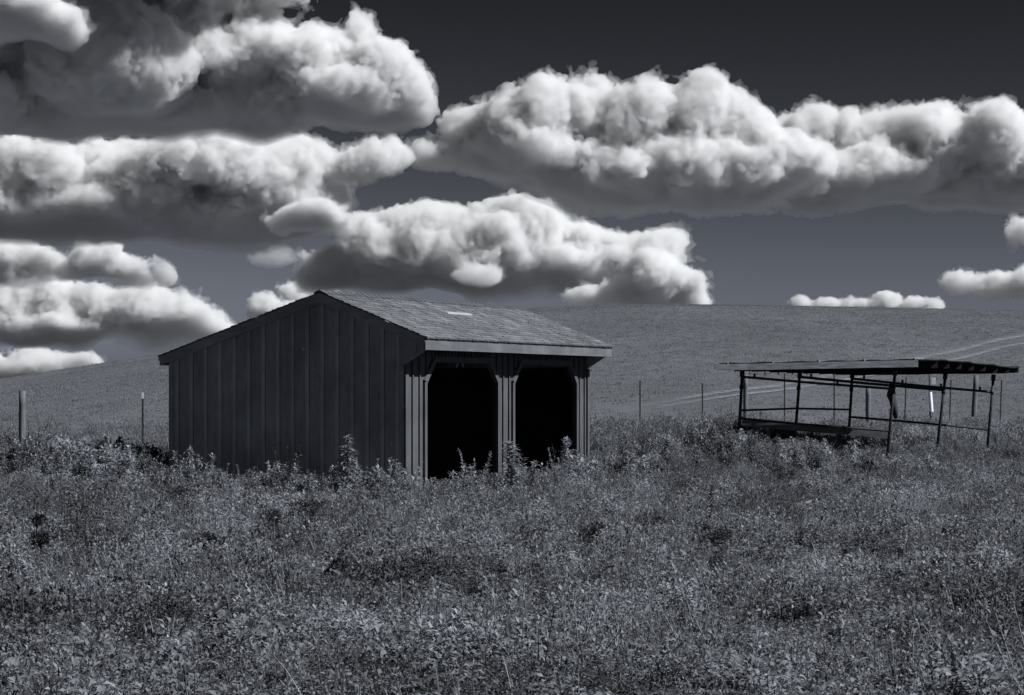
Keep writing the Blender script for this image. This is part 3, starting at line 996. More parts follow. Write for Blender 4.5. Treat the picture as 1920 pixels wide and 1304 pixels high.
def scatter(name, coll, pts, rot, scl, var, label):
    me = bpy.data.meshes.new(name); me.vertices.add(len(pts)); me.vertices.foreach_set('co', np.asarray(pts, 'f').ravel())
    for nm, ty, key, dat in (('rot', 'FLOAT_VECTOR', 'vector', rot), ('scl', 'FLOAT', 'value', scl), ('var', 'INT', 'value', var)):
        a = me.attributes.new(nm, ty, 'POINT'); a.data.foreach_set(key, np.ascontiguousarray(dat, 'i' if ty == 'INT' else 'f').ravel())
    o = bpy.data.objects.new(name, me); COL.objects.link(o)
    ng = bpy.data.node_groups.new(name, 'GeometryNodeTree')
    ng.interface.new_socket('Geometry', in_out='INPUT', socket_type='NodeSocketGeometry')
    ng.interface.new_socket('Geometry', in_out='OUTPUT', socket_type='NodeSocketGeometry')
    N = ng.nodes; L = ng.links
    gi = N.new('NodeGroupInput'); go = N.new('NodeGroupOutput')
    ip = N.new('GeometryNodeInstanceOnPoints'); ci = N.new('GeometryNodeCollectionInfo')
    ci.inputs['Collection'].default_value = coll; ci.inputs['Separate Children'].default_value = True; ci.inputs['Reset Children'].default_value = True
    mp_ = N.new('GeometryNodeMeshToPoints')
    L.new(gi.outputs[0], mp_.inputs[0]); L.new(mp_.outputs[0], ip.inputs['Points'])
    L.new(ci.outputs[0], ip.inputs['Instance']); ip.inputs['Pick Instance'].default_value = True
    for nm, ty, sk in (('rot', 'FLOAT_VECTOR', 'Rotation'), ('scl', 'FLOAT', 'Scale'), ('var', 'INT', 'Instance Index')):
        na = N.new('GeometryNodeInputNamedAttribute'); na.data_type = ty; na.inputs['Name'].default_value = nm
        L.new(na.outputs['Attribute'], ip.inputs[sk])
    L.new(ip.outputs[0], go.inputs[0])
    md = o.modifiers.new('scatter', 'NODES'); md.node_group = ng
    tag(o, label, kind='stuff')
    return o


RNG = np.random.default_rng(7)


def vnoise(x, y, s, seed):
    """cheap smooth noise 0..1"""
    out = np.zeros(len(x)); r = np.random.default_rng(seed)
    for k in range(6):
        a = r.uniform(0, 6.283); f_ = r.uniform(.7, 1.5) / s; ph = r.uniform(0, 6.283)
        out += np.sin((x * math.cos(a) + y * math.sin(a)) * f_ * 6.283 + ph)
    return np.clip(out / 6 * .9 + .5, 0, 1)


def field_pts(dens, y0, y1, margin=1.18, shed_pad=0.15):
    """points over the visible wedge of ground between depths y0 and y1, density falling off as given"""
    n = int(dens(0.5 * (y0 + y1)) * 0)  # placeholder keeps the signature readable
    out = []
    edges = np.linspace(y0, y1, 25)
    for a, b_ in zip(edges[:-1], edges[1:]):
        hw = 960 / F * b_ * margin + 1.2
        k = int(dens((a + b_) / 2) * (b_ - a) * hw * 2)
        out.append(np.stack([RNG.uniform(-hw, hw, k), RNG.uniform(a, b_, k)], 1))
    p = np.concatenate(out)
    lx = (p[:, 0] - C0.x) * AV.x + (p[:, 1] - C0.y) * AV.y
    ly = (p[:, 0] - C0.x) * BV.x + (p[:, 1] - C0.y) * BV.y
    ins = (lx > -shed_pad) & (lx < Ls + shed_pad) & (ly > -shed_pad) & (ly < Ds + shed_pad)
    p = p[~ins]
    lim = 53 + 22 * sst(-7.5, -1.5, p[:, 0]) + 5 * (vnoise(p[:, 0], p[:, 1], 2.5, 99) - .5)      # the rank growth stops at the left fence
    return p[(p[:, 1] < lim) | (p[:, 1] > 81) | (RNG.random(len(p)) < .03)] if y0 < 50 else p


def place(name, coll, nvar, p, smin, smax, label, tilt=0.12, hmod=None, sel=None):
    x, y = p[:, 0], p[:, 1]; n = len(x)
    z = ground_z(x, y)
    s = RNG.uniform(smin, smax, n)
    if hmod is not None: s = s * hmod(x, y)
    rot = np.stack([RNG.normal(0, tilt, n), RNG.normal(0, tilt, n), RNG.uniform(0, 6.283, n)], 1)
    var = RNG.integers(0, nvar, n) if sel is None else sel(x, y, n)
    return scatter(name, coll, np.stack([x, y, z], 1), rot, s, var, label)


hm = lambda x, y: 0.42 + 0.5 * vnoise(x, y, 3.5, 3) + 0.6 * vnoise(x, y, 1.1, 31) ** 1.5
cg = proto_set('grass_tuft', [grass_tuft(i, 46 + i % 3 * 8, 0.30 + .03 * (i % 4), .17, .0065) for i in range(8)], [m_grass])
cw = proto_set('leafy_weed', [leafy_weed(20 + i, .30 + .035 * (i % 4), 10, .026 + .007 * (i % 3), .2, .5, 24) for i in range(9)], [m_leaf])
cc = proto_set('ground_leaf', [clover(50 + i, .24, 200, .030, .26) for i in range(6)], [m_leaf])
ch = proto_set('hill_tuft', [grass_tuft(80 + i, 24, 0.075, 0.30, 0.02) for i in range(5)], [m_hgrass])
p = field_pts(lambda d: 15 if d < 60 else 9, 12.5, 80)
rgt = sst(-4, 3, p[:, 0] + (30 - p[:, 1]) * .25) * (1 - sst(30, 38, p[:, 1]))     # leafy right foreground
k = RNG.random(len(p)) < (0.25 + 0.75 * vnoise(p[:, 0], p[:, 1], 3.0, 5)) * (1 - .85 * rgt)
place('meadow_grass', cg, 8, p[k], .7, 1.35, 'ragged meadow grass filling the foreground', .25, hm)
p = field_pts(lambda d: 10 if d < 60 else 6, 12.5, 74)
k = RNG.random(len(p)) < 0.05 + 0.95 * vnoise(p[:, 0], p[:, 1], 1.3, 9)
place('meadow_weeds', cw, 9, p[k], .75, 1.45, 'leafy weeds growing thickly through the meadow', .2, hm)
p = field_pts(lambda d: 17 if d < 32 else 7, 12.5, 52)
k = RNG.random(len(p)) < 0.06 + 0.8 * sst(-4, 3, p[:, 0] + (30 - p[:, 1]) * .25)
place('ground_cover', cc, 6, p[k], .7, 1.4, 'low broad leaved ground cover in the near field', .15, lambda x, y: .7 + .6 * vnoise(x, y, 1.6, 21))
p = field_pts(lambda d: 7 if d < 150 else 4, 72, 262, 1.1)
q = field_pts(lambda d: 14, 51, 76, 1.1)
p = np.concatenate([p, q[q[:, 0] < -1.5]])
keep = np.ones(len(p), bool)
for rp, rw in RUTS[:2]:
    for a, b_ in zip(rp[:-1], rp[1:]):
        ax, ay, dx, dy = a.x, a.y, b_.x - a.x, b_.y - a.y
        t = np.clip(((p[:, 0] - ax) * dx + (p[:, 1] - ay) * dy) / (dx * dx + dy * dy), 0, 1)
        dd = np.hypot(p[:, 0] - ax - t * dx, p[:, 1] - ay - t * dy)
        keep &= (dd > rw * 1.1) | (RNG.random(len(p)) < .12)
p = p[keep]
place('hill_grass', ch, 5, p, .6, 1.3, 'short even grass covering the hillside', .1)
print('meadow', time.time() - T0)


def bushy(seed):
    """dome of broad leaves on several branching stems"""
    rg = random.Random(seed); v = Veg(); bt = rg.uniform(-.1, .1)
    r, h = rg.uniform(.20, .32), rg.uniform(.34, .48)
    for s in range(rg.randint(5, 8)):
        a = rg.uniform(0, 6.283); rr = r * math.sqrt(rg.random())
        c_ = Vector((math.cos(a) * rr, math.sin(a) * rr, h * rg.uniform(.55, 1)))
        v.stem((c_.x * .3, c_.y * .3, -.04), c_, .005, .3)
        lr = rg.uniform(.07, .13)
        for k in range(42):
            d = Vector((rg.gauss(0, 1), rg.gauss(0, 1), rg.gauss(.35, .8))).normalized()
            q = c_ + Vector((d.x * lr, d.y * lr, d.z * lr * .8 - rg.random() * .05))
            ll = rg.uniform(.03, .065)
            v.leaf(q, d + Vector((0, 0, -.25)), Vector((rg.gauss(0, .25), rg.gauss(0, .25), 1)), ll, ll * rg.uniform(.45, .65), bt + rg.gauss(.5, .1), rg.uniform(0, .35))
    return v


def stalks(seed):
    rg = random.Random(seed); v = Veg()
    for i in range(9):
        a = rg.uniform(0, 6.283)
        v.blade(Vector((rg.gauss(0, .05), rg.gauss(0, .05), -.03)), Vector((math.cos(a) * .35, math.sin(a) * .35, 1)).normalized(),
                Vector((math.cos(a) * rg.uniform(.05, .25), math.sin(a) * rg.uniform(.05, .25), -rg.uniform(.02, .16))), rg.uniform(.4, .62), .009, rg.gauss(.95, .12), 6)
    return v


cs = proto_set('long_blade', [stalks(1500 + i) for i in range(6)], [m_grass])
p = field_pts(lambda d: 1.6, 12.5, 60)
k = RNG.random(len(p)) < vnoise(p[:, 0], p[:, 1], 3.2, 61) ** 1.2 * 1.3
place('long_grass', cs, 6, p[k], .6, 1.1, 'long pale arching grass blades standing out of the weeds', .2)
cb = proto_set('bushy_weed', [bushy(1200 + i) for i in range(8)], [m_leaf])
p = field_pts(lambda d: 6.5 if d < 45 else 4.5, 12.5, 72)
k = RNG.random(len(p)) < 0.08 + 1.0 * vnoise(p[:, 0], p[:, 1], 2.4, 41) ** 1.3
place('bushy_weeds', cb, 8, p[k], .55, 1.2, 'broad leaved weeds growing in bushy clumps over the meadow', .15)


# individual tall weeds
def tall_weed(seed, h, style):
    rg = random.Random(seed); v = Veg(); st = Veg()
    top = Vector((rg.uniform(-.05, .05), rg.uniform(-.04, .04), h))
    if style == 'spire':       # dense upright leafy spire
        st.stem((0, 0, -.05), top, .009)
        for k in range(int(230 * h)):
            t = rg.random() ** .8; q = top * t
            wd = .20 * (1 - t) ** .55 + .035
            d = rdir(rg, .15)
            v.leaf(q + d * wd * .4 * rg.random(), d, Vector((0, 0, 1)), wd * rg.uniform(.5, 1.0) + .03, .042 * rg.uniform(.7, 1.3), rg.gauss(.6, .2), rg.uniform(0, .5))
    elif style == 'bush':      # several leafy branches
        for s in range(8):
            a = rg.uniform(0, 6.283); e = Vector((math.cos(a) * .38 * h * rg.random(), math.sin(a) * .3 * h * rg.random(), h * (1 if s == 0 else rg.uniform(.5, .95))))
            st.stem((0, 0, -.05), e, .007)
            for k in range(60):
                t = .15 + .85 * rg.random(); q = e * t; d = rdir(rg, .25)
                v.leaf(q + d * .03, d, Vector((0, 0, 1)), rg.uniform(.05, .11), rg.uniform(.022, .045), rg.gauss(.55, .2), rg.uniform(0, .45))
    else:                      # fork: sparse stems with small seed heads
        for s in range(3):
            e = Vector(((s - 1) * .22 * h + rg.uniform(-.03, .03), rg.uniform(-.06, .06), h * (1, .8, .95)[s]))
            st.stem((0, 0, -.05), e, .006)
            for k in range(75):
                t = .25 + .75 * rg.random(); q = e * t; d = rdir(rg, .4)
                l = .085 if t < .75 else .05
                v.leaf(q, d, Vector((0, 0, 1)), l * rg.uniform(.7, 1.2), l * .45, rg.gauss(.5, .2), .1)
    return v, st


WEEDS = [(650, 826, 44.2, 'spire', 1.0, 'tallest bright leafy spire in front of the gable wall, right of its middle'),
         (665, 868, 44.4, 'bush', 1.0, 'bushy pale weed at the foot of the tallest spire by the gable wall'),
         (343, 852, 46.2, 'bush', 1.0, 'leafy weed by the left corner of the shed'),
         (359, 846, 46.3, 'spire', .6, 'narrow pale spire second from the left corner of the shed'),
         (391, 858, 46.0, 'bush', 1.0, 'pale weed third from the left corner of the shed'),
         (412, 872, 45.8, 'fork', 1.0, 'forked weed left of the middle of the gable wall'),
         (462, 878, 45.2, 'fork', 1.0, 'low sparse weed at the foot of the gable wall, left of the dark stalk'),
         (509, 874, 44.9, 'bush', 1.0, 'leafy weed immediately left of the dark stalk by the gable wall'),
         (537, 815, 45.3, 'dark', 1.0, 'dark dry stalk standing against the gable wall'),
         (549, 860, 44.8, 'bush', 1.0, 'bright branching weed in front of the dark stalk'),
         (624, 882, 44.4, 'bush', 1.0, 'low bushy weed just left of the tallest bright spire'),
         (690, 864, 44.2, 'fork', 1.0, 'forked weed just right of the tallest bright spire'),
         (728, 868, 44.1, 'bush', 1.0, 'leafy weed between the tallest spire and the shed corner'),
         (769, 872, 44.0, 'bush', 1.0, 'leafy weed at the front corner of the shed'),
         (893, 846, 44.6, 'fork', 1.2, 'tall forked weed silhouetted in the left open bay'),
         (868, 880, 44.5, 'bush', 1.0, 'bushy weed low in the left open bay'),
         (962, 836, 46.5, 'spire', 1.2, 'broad bright spire in front of the middle post of the shed'),
         (985, 866, 46.6, 'bush', 1.2, 'bushy weed right of the middle post of the shed'),
         (1020, 888, 47.0, 'bush', .9, 'small leafy weed low in the right open bay'),
         (1066, 830, 48.5, 'spire', .9, 'tall spire in front of the right jamb of the right open bay'),
         (1049, 846, 48.3, 'fork', 1.0, 'thin forked weed in the right open bay, left of a tall spire'),
         (1098, 862, 49.0, 'bush', 1.2, 'bushy weed in front of the right corner of the shed'),
         (1112, 796, 61.0, 'bush', 1.0, 'round pale weed growing just past the right end of the shed'),
         (1162, 790, 62.0, 'fork', 1.0, 'thin dark weed in the grass between the shed and the frame shelter')]
for i, (x, yt, Y, st_, wd, lab) in enumerate(WEEDS):
    X = (x - HX) / F * Y; gz = float(ground_z(X, Y)); h = P(x, yt, Y).z - gz + (.06 if st_ != 'dark' else 0)
    v, stv = tall_weed(300 + i, h, 'fork' if st_ == 'dark' else st_)
    o = empty('tall_weed', (X, Y, gz), lab, 'weed', 'tall weeds round the shed')
    a = bpy.data.objects.new('leaves', v.mesh('leaves', m_shrub if st_ == 'dark' else m_spire)); COL.objects.link(a); a.parent = o
    wd *= 1.35 if st_ == 'spire' else 1.0
    a.scale = (wd, wd, 1)
    c = bpy.data.objects.new('stem', stv.mesh('stem', m_shrub if st_ == 'dark' else m_leaf)); COL.objects.link(c); c.parent = o
    c.scale = (wd, wd, 1)

# thick belt of rank weeds at the foot of the shed, beside it and in front of the shelter
def thick(seed):
    v, st = tall_weed(seed, .62, ('bush', 'bush', 'spire', 'fork')[seed % 4])
    n = len(v.v); v.v += st.v; v.t += st.t; v.f += [tuple(i + n for i in f) for f in st.f]
    return v


ct = proto_set('rank_weed', [thick(900 + i) for i in range(8)], [m_spire, m_leaf, m_leaf])
tp = []
def belt(n, fx, sc0, sc1):
    for _ in range(n):
        x, y = fx(); tp.append((x, y, RNG.uniform(sc0, sc1)))
def along(u0, u1, axis, d0, d1):
    def fn():
        u = RNG.uniform(u0, u1); d = RNG.uniform(d0, d1)
        q = C0 + (BV * u - AV * d if axis else AV * u - BV * d)
        return q.x, q.y
    return fn
belt(95, along(-.3, 5.6, 1, .3, 2.4), .4, 1.0)
belt(110, along(-.6, 10.5, 0, .3, 2.4), .38, .85)
belt(110, lambda: (RNG.uniform(-10.8, -6.9), RNG.uniform(44.5, 50)), .6, 1.15)
belt(40, lambda: (RNG.uniform(-9.6, -7.1), RNG.uniform(45.6, 47.4)), 1.0, 1.35)
belt(120, lambda: (RNG.uniform(2.4, 13.2), RNG.uniform(51.5, 55.2)), .6, 1.1)
belt(60, lambda: (RNG.uniform(1.5, 14.5), RNG.uniform(61, 67)), .5, .9)
belt(30, lambda: (RNG.uniform(-12.5, -5.0), RNG.uniform(48, 52)), .4, .7)
belt(90, lambda: (RNG.uniform(4.5, 12.5), RNG.uniform(55.5, 61)), .35, .65)
q = field_pts(lambda d: .55, 14, 50)
q = q[RNG.random(len(q)) < vnoise(q[:, 0], q[:, 1], 4.0, 77) ** 1.5 * 1.4]
tp += [(a, b_, RNG.uniform(.45, .85)) for a, b_ in q]
tp = np.array(tp)
lx = (tp[:, 0] - C0.x) * AV.x + (tp[:, 1] - C0.y) * AV.y; ly = (tp[:, 0] - C0.x) * BV.x + (tp[:, 1] - C0.y) * BV.y
tp = tp[~((lx > -.25) & (lx < Ls + .25) & (ly > -.25) & (ly < Ds + .25))]
n = len(tp)
scatter('rank_weeds', ct, np.stack([tp[:, 0], tp[:, 1], ground_z(tp[:, 0], tp[:, 1])], 1),
        np.stack([RNG.normal(0, .1, n), RNG.normal(0, .1, n), RNG.uniform(0, 6.28, n)], 1), tp[:, 2], RNG.integers(0, 8, n),
        'rank leafy weeds crowding the foot of the shed and the shelter')

# dark shrubs scattered in the meadow
def shrub(seed, r, h):
    rg = random.Random(seed); v = Veg(); st = Veg()
    lobes = [(Vector((rg.gauss(0, .45) * r, rg.gauss(0, .45) * r, h * rg.uniform(.35, .85))), rg.uniform(.3, .5) * r) for _ in range(9)]
    for c_, rr in lobes:
        st.stem((c_.x * .2, c_.y * .2, -.05), c_, .007)
        for k in range(130):
            d = Vector((rg.gauss(0, 1), rg.gauss(0, 1), rg.gauss(0, 1))).normalized()
            q = c_ + d * rr * rg.uniform(.4, 1.1); q.z = max(q.z, .02)
            v.leaf(q, (d + rdir(rg) * .8), Vector((rg.gauss(0, .4), rg.gauss(0, .4), 1)), rg.uniform(.02, .05), rg.uniform(.012, .028), rg.gauss(.5, .25), .1)
    return v, st


SHR = [(150, 1060, .42, .5, 'broad dark shrub in the left foreground, the largest one there'),
       (205, 1085, .25, .4, 'dark shrub touching the right side of the largest left shrub'),
       (72, 1075, .10, .45, 'thin dark stalk left of the largest left shrub'),
       (300, 965, .34, .38, 'dark shrub below the left corner of the shed'),
       (345, 972, .22, .3, 'small dark shrub just right of the one below the shed corner'),
       (95, 900, .3, .3, 'dark shrub near the left edge below the thick post'),
       (513, 1045, .2, .38, 'dark round shrub left of the stalked one in the middle foreground'),
       (580, 1055, .2, .5, 'dark shrub on a bare stalk in the middle foreground'),
       (388, 1075, .18, .3, 'small dark shrub in a hollow left of the middle foreground'),
       (520, 1140, .32, .3, 'wide dark shrub low in the middle foreground'),
       (655, 1130, .22, .32, 'dark shrub right of the wide low one'),
       (760, 1120, .22, .3, 'dark shrub below the left open bay in the foreground'),
       (290, 1240, .34, .42, 'large dark shrub at the bottom left'),
       (60, 1235, .28, .3, 'dark shrub in the bottom left corner'),
       (420, 1210, .15, .2, 'small dark shrub right of the large bottom left one'),
       (1330, 850, .42, .45, 'dark shrub in front of the left end of the frame shelter'),
       (1290, 965, .3, .35, 'dark shrub in the right meadow below the frame shelter left end'),
       (1470, 925, .26, .35, 'dark shrub directly below the middle of the frame shelter'),
       (1690, 960, .2, .25, 'small dark shrub in the right meadow below the hanging sack'),
       (1345, 1060, .26, .3, 'dark shrub in the right foreground left of centre'),
       (1120, 1060, .2, .3, 'dark shrub in the foreground below the right corner of the shed'),
       (1500, 1190, .22, .2, 'low dark shrub in the right foreground, lowest of its row'),
       (1830, 1195, .26, .22, 'low dark shrub near the bottom right corner')]
for i, (x, yb, r, h, lab) in enumerate(SHR):
    q = px_ground(x, yb)
    v, stv = shrub(500 + i, r * 1.25, h * 1.75)
    o = empty('dark_shrub', q, lab, 'shrub', 'dark shrubs scattered in the meadow')
    for nm, vv in (('leaves', v), ('stem', stv)):
        a = bpy.data.objects.new(nm, vv.mesh(nm, m_shrub)); COL.objects.link(a); a.parent = o
print('plants', time.time() - T0)


# ------------------------------------------------------------------ clouds: real volumes
def upsample(lat, n, step, axis, off):
    """cubic B-spline interpolation of a lattice along one axis"""
    u = np.arange(n) * step + off
    i = np.floor(u).astype(int); f_ = u - i
    w = [(1 - f_) ** 3 / 6, (3 * f_ ** 3 - 6 * f_ ** 2 + 4) / 6, (-3 * f_ ** 3 + 3 * f_ ** 2 + 3 * f_ + 1) / 6, f_ ** 3 / 6]
    Mx = np.zeros((n, lat.shape[axis]), 'f')
    for k in range(4): Mx[np.arange(n), i + k] += w[k]
    return np.moveaxis(np.tensordot(Mx, lat, axes=(1, axis)), 0, axis)


def grid_noise(shape, vox, scale, rs, sx=1.0):
    """smooth noise about -1..1 over a voxel grid; scale = feature size in pixels"""
    st = [vox / (scale * sx), vox / scale, vox / scale]
    lat = rs.uniform(-1, 1, [int(n * s) + 6 for n, s in zip(shape, st)]).astype('f')
    for ax in range(3): lat = upsample(lat, shape[ax], st[ax], ax, rs.uniform(0, 1))
    return lat * 2.2


def surface_nets(f):
    s = f < 0
    cs = [(0, 0, 0), (1, 0, 0), (0, 1, 0), (1, 1, 0), (0, 0, 1), (1, 0, 1), (0, 1, 1), (1, 1, 1)]
    n = [d - 1 for d in f.shape]
    cnt = np.zeros(n, 'i1')
    for c in cs: cnt += s[c[0]:c[0] + n[0], c[1]:c[1] + n[1], c[2]:c[2] + n[2]]
    cell = np.argwhere((cnt > 0) & (cnt < 8))
    idx = np.full(n, -1, 'i4'); idx[cell[:, 0], cell[:, 1], cell[:, 2]] = np.arange(len(cell))
    vals = np.stack([f[cell[:, 0] + c[0], cell[:, 1] + c[1], cell[:, 2] + c[2]] for c in cs], 1)
    acc = np.zeros((len(cell), 3)); num = np.zeros(len(cell))
    for a in range(8):
        for ax in range(3):
            if cs[a][ax]: continue
            b_ = a + (1, 2, 4)[ax]
            va, vb = vals[:, a], vals[:, b_]
            m = (va < 0) != (vb < 0)
            t = np.where(m, va / np.where(m, va - vb, 1), 0)
            p_ = np.array(cs[a], float)[None, :].repeat(len(cell), 0); p_[:, ax] += t
            acc[m] += p_[m]; num[m] += 1
    co = cell + acc / num[:, None]
    quads = []
    for ax in range(3):
        o1, o2 = [(1, 2), (2, 0), (0, 1)][ax]
        sl0 = [slice(None)] * 3; sl1 = [slice(None)] * 3
        sl0[ax] = slice(0, -1); sl1[ax] = slice(1, None)
        ch_ = s[tuple(sl0)] != s[tuple(sl1)]
        e = np.argwhere(ch_)
        e = e[(e[:, o1] > 0) & (e[:, o2] > 0) & (e[:, o1] < n[o1]) & (e[:, o2] < n[o2])]
        ins = s[e[:, 0], e[:, 1], e[:, 2]]
        def at_(d1, d2):
            q = e.copy(); q[:, o1] += d1; q[:, o2] += d2; return idx[q[:, 0], q[:, 1], q[:, 2]]
        q = np.stack([at_(-1, -1), at_(0, -1), at_(0, 0), at_(-1, 0)], 1)
        q[~ins] = q[~ins][:, ::-1]
        quads.append(q)
    q = np.concatenate(quads); q = q[(q >= 0).all(1)]
    return co, q


CALB = 0.935


def main_pieces(co, q, share):
    """drop the crumbs: keep connected pieces holding at least this share of the vertices"""
    lab = np.arange(len(co))
    for _ in range(200):
        m = lab[q].min(1); new = lab.copy()
        np.minimum.at(new, q.ravel(), np.repeat(m, 4))
        new = new[new]; new = new[new]
        if (new == lab).all(): break
        lab = new
    n = np.bincount(lab, minlength=len(co)); ok = n[lab] >= share * len(co)
    q = q[ok[q[:, 0]]]
    use = np.unique(q); back = np.full(len(co), -1); back[use] = np.arange(len(use))
    return co[use], back[q]


CLOUD_DENS = (0.048, 0.012, 0.036, 0.05, 0.08)        # extinction per photo pixel


def cloud_mat(name, dens):
    m = bpy.data.materials.new(name); m.use_nodes = True; nt = m.node_tree; nt.nodes.clear()
    o = nt.nodes.new('ShaderNodeOutputMaterial'); v = nt.nodes.new('ShaderNodeVolumeScatter')
    v.inputs['Color'].default_value = (0.985, 0.992, 1, 1); v.inputs['Density'].default_value = dens * CALB
    v.inputs['Anisotropy'].default_value = 0.1
    ab = nt.nodes.new('ShaderNodeVolumeAbsorption'); ab.inputs['Color'].default_value = (0, 0, 0, 1); ab.inputs['Density'].default_value = dens * (1 - CALB)
    ad = nt.nodes.new('ShaderNodeAddShader'); nt.links.new(v.outputs[0], ad.inputs[0]); nt.links.new(ab.outputs[0], ad.inputs[1])
    nt.links.new(ad.outputs[0], o.inputs['Volume'])
    return m


def make_cloud(blobs, base, D, label, seed, vox=3.0, amp=1.0, dens=1.0, depth=1.0, core_in=12.0, soft=0.0):
    """blobs (x, y, rx, ry) in photo pixels at distance D; base = list of (x, y) of the flat underside"""
    rs = np.random.default_rng(seed)
    x0 = min(b_[0] - b_[2] for b_ in blobs) - 45; x1 = max(b_[0] + b_[2] for b_ in blobs) + 45
    y0 = min(b_[1] - b_[3] for b_ in blobs) - 45; y1 = max(b_[1] + b_[3] for b_ in blobs) + 30
    fix = [q[4] if len(q) > 4 else None for q in blobs]
    blobs = [(q[0], q[1], q[2] * 1.08 + 3, q[3] * 1.12 + 3) for q in blobs]
    vox = 2.7 if len(blobs) > 12 else (2.3 if len(blobs) > 7 else 2.0)
    rd = [min(b_[2], b_[3] * 1.5) * depth for b_ in blobs]
    cyc = [rs.uniform(-.5, .5) * max(r, 20) if c is None else c for r, c in zip(rd, fix)]
    und = 60 * min(1.0, np.median([b_[3] for b_ in blobs]) / 50) * depth
    dz = max(abs(c) + r for c, r in zip(cyc, rd)) + 30 + und * .6
    nx, nz, ny = int((x1 - x0) / vox) + 2, int((y1 - y0) / vox) + 2, int(2 * dz / vox) + 2
    gx = (x0 + np.arange(nx) * vox).astype('f'); gz = (y1 - np.arange(nz) * vox).astype('f'); gy = (-dz + np.arange(ny) * vox).astype('f')
    big = 1.0 * min(1.0, np.median([b_[3] for b_ in blobs]) / 50)
    wx = grid_noise((nx, ny, nz), vox, 70 * big, rs) * 16 * big * amp
    wz = grid_noise((nx, ny, nz), vox, 60 * big, rs) * 14 * big * amp
    X3 = gx[:, None, None] + wx; Z3 = gz[None, None, :] + wz; Y3 = gy[None, :, None] + wx * .5
    f = np.full((nx, ny, nz), 1e3, 'f')
    bl = np.interp(gx, [b_[0] for b_ in base], [b_[1] for b_ in base]).astype('f')[:, None, None]
    hb = ((bl - Z3) / np.float32(112 * big)).astype('f')
    Y3 = Y3 - und * (np.clip(1 - hb, 0, 1.3) ** 1.3 - .45).astype('f')          # the underside slopes away from the viewer
    Y3 = Y3 * (1 + 5.0 * np.clip(1.04 - hb, 0, 1) ** 5)                    # and thins towards its lower edge
    kk = 20.0 * big
    for (bx, by, rx, ry), rdd, cyy in zip(blobs, rd, cyc):
        q = np.sqrt(((X3 - bx) / rx) ** 2 + ((Z3 - by) / ry) ** 2 + ((Y3 - cyy) / rdd) ** 2)
        dd = (q - 1) * min(rx, ry)
        h = np.clip(.5 + .5 * (dd - f) / kk, 0, 1)
        f = dd * (1 - h) + f * h - kk * h * (1 - h)
    up = np.clip((bl - Z3) / np.float32(100 * big), 0, 1)   # 0 near the base
    for sc_, am in ((100, 15), (55, 9), (28, 5.5), (14, 5.0), (7, 4.4)):
        nz_ = grid_noise((nx, ny, nz), vox, max(sc_ * big, vox * 2.4), rs)
        f -= (np.abs(nz_) * 1.9 - .75) * am * big * amp * (.28 + .72 * up)
    bl = np.interp(gx, [b_[0] for b_ in base], [b_[1] for b_ in base]).astype('f')[:, None, None]
    bn = grid_noise((nx, ny, nz), vox, 60 * big, rs, 2.0) * 9 * big
    f = f + np.float32(13 * big) * np.clip(1 - hb, 0, 1) ** 2             # narrower at the foot
    f = np.maximum(f, Z3 - bl - bn)
    f[0] = f[-1] = 5; f[:, 0] = f[:, -1] = 5; f[:, :, 0] = f[:, :, -1] = 5
    k = D / F
    root = None
    f += grid_noise((nx, ny, nz), vox, 26 * big, rs, 4.0) * 13 * big * (1 - up)        # layered streaks low in the cloud
    fr = f - 12.0 * big + np.abs(grid_noise((nx, ny, nz), vox, max(24 * big, vox * 2.4), rs)) * 30 * big
    fr = np.maximum(fr, Z3 - bl + 30 * big)
    def closed(a):
        a = a.copy(); a[0] = a[-1] = 5; a[:, 0] = a[:, -1] = 5; a[:, :, 0] = a[:, :, -1] = 5; return a
    lay = [('cloud', f), ('fringe', fr)] + [('core', np.maximum(f + q_ * big, Z3 - bl + q_ * .8 * big)) for q_ in (6, 14, 26)]
    for (nm, fld), de in zip(lay, CLOUD_DENS):
        fld = closed(fld)
        co, q = surface_nets(fld)
        if len(q) < 20 or (nm == 'core' and len(q) < 5000): continue
        co, q = main_pieces(co, q, .45 if nm == 'core' else .03)
        if len(q) == 0: continue
        pxx = x0 + co[:, 0] * vox; pyy = y1 - co[:, 2] * vox; pd = -dz + co[:, 1] * vox
        w = np.stack([(pxx - HX) * k, D + pd * k, (HY - pyy) * k + EYE], 1)
        org = np.array([((x0 + x1) / 2 - HX) * k, D, (HY - y1) * k + EYE])
        me = np_mesh(nm, w - org, q, cloud_mat('cloud_vapour', de * dens / k))
        o = bpy.data.objects.new(nm, me); COL.objects.link(o)
        if root is None:
            root = o; o.location = org; tag(o, label, 'cloud', 'white cumulus clouds over the hill')
        else: o.parent = root
    print(nm, label[:30], nx * ny * nz, len(q), round(time.time() - T0, 1))


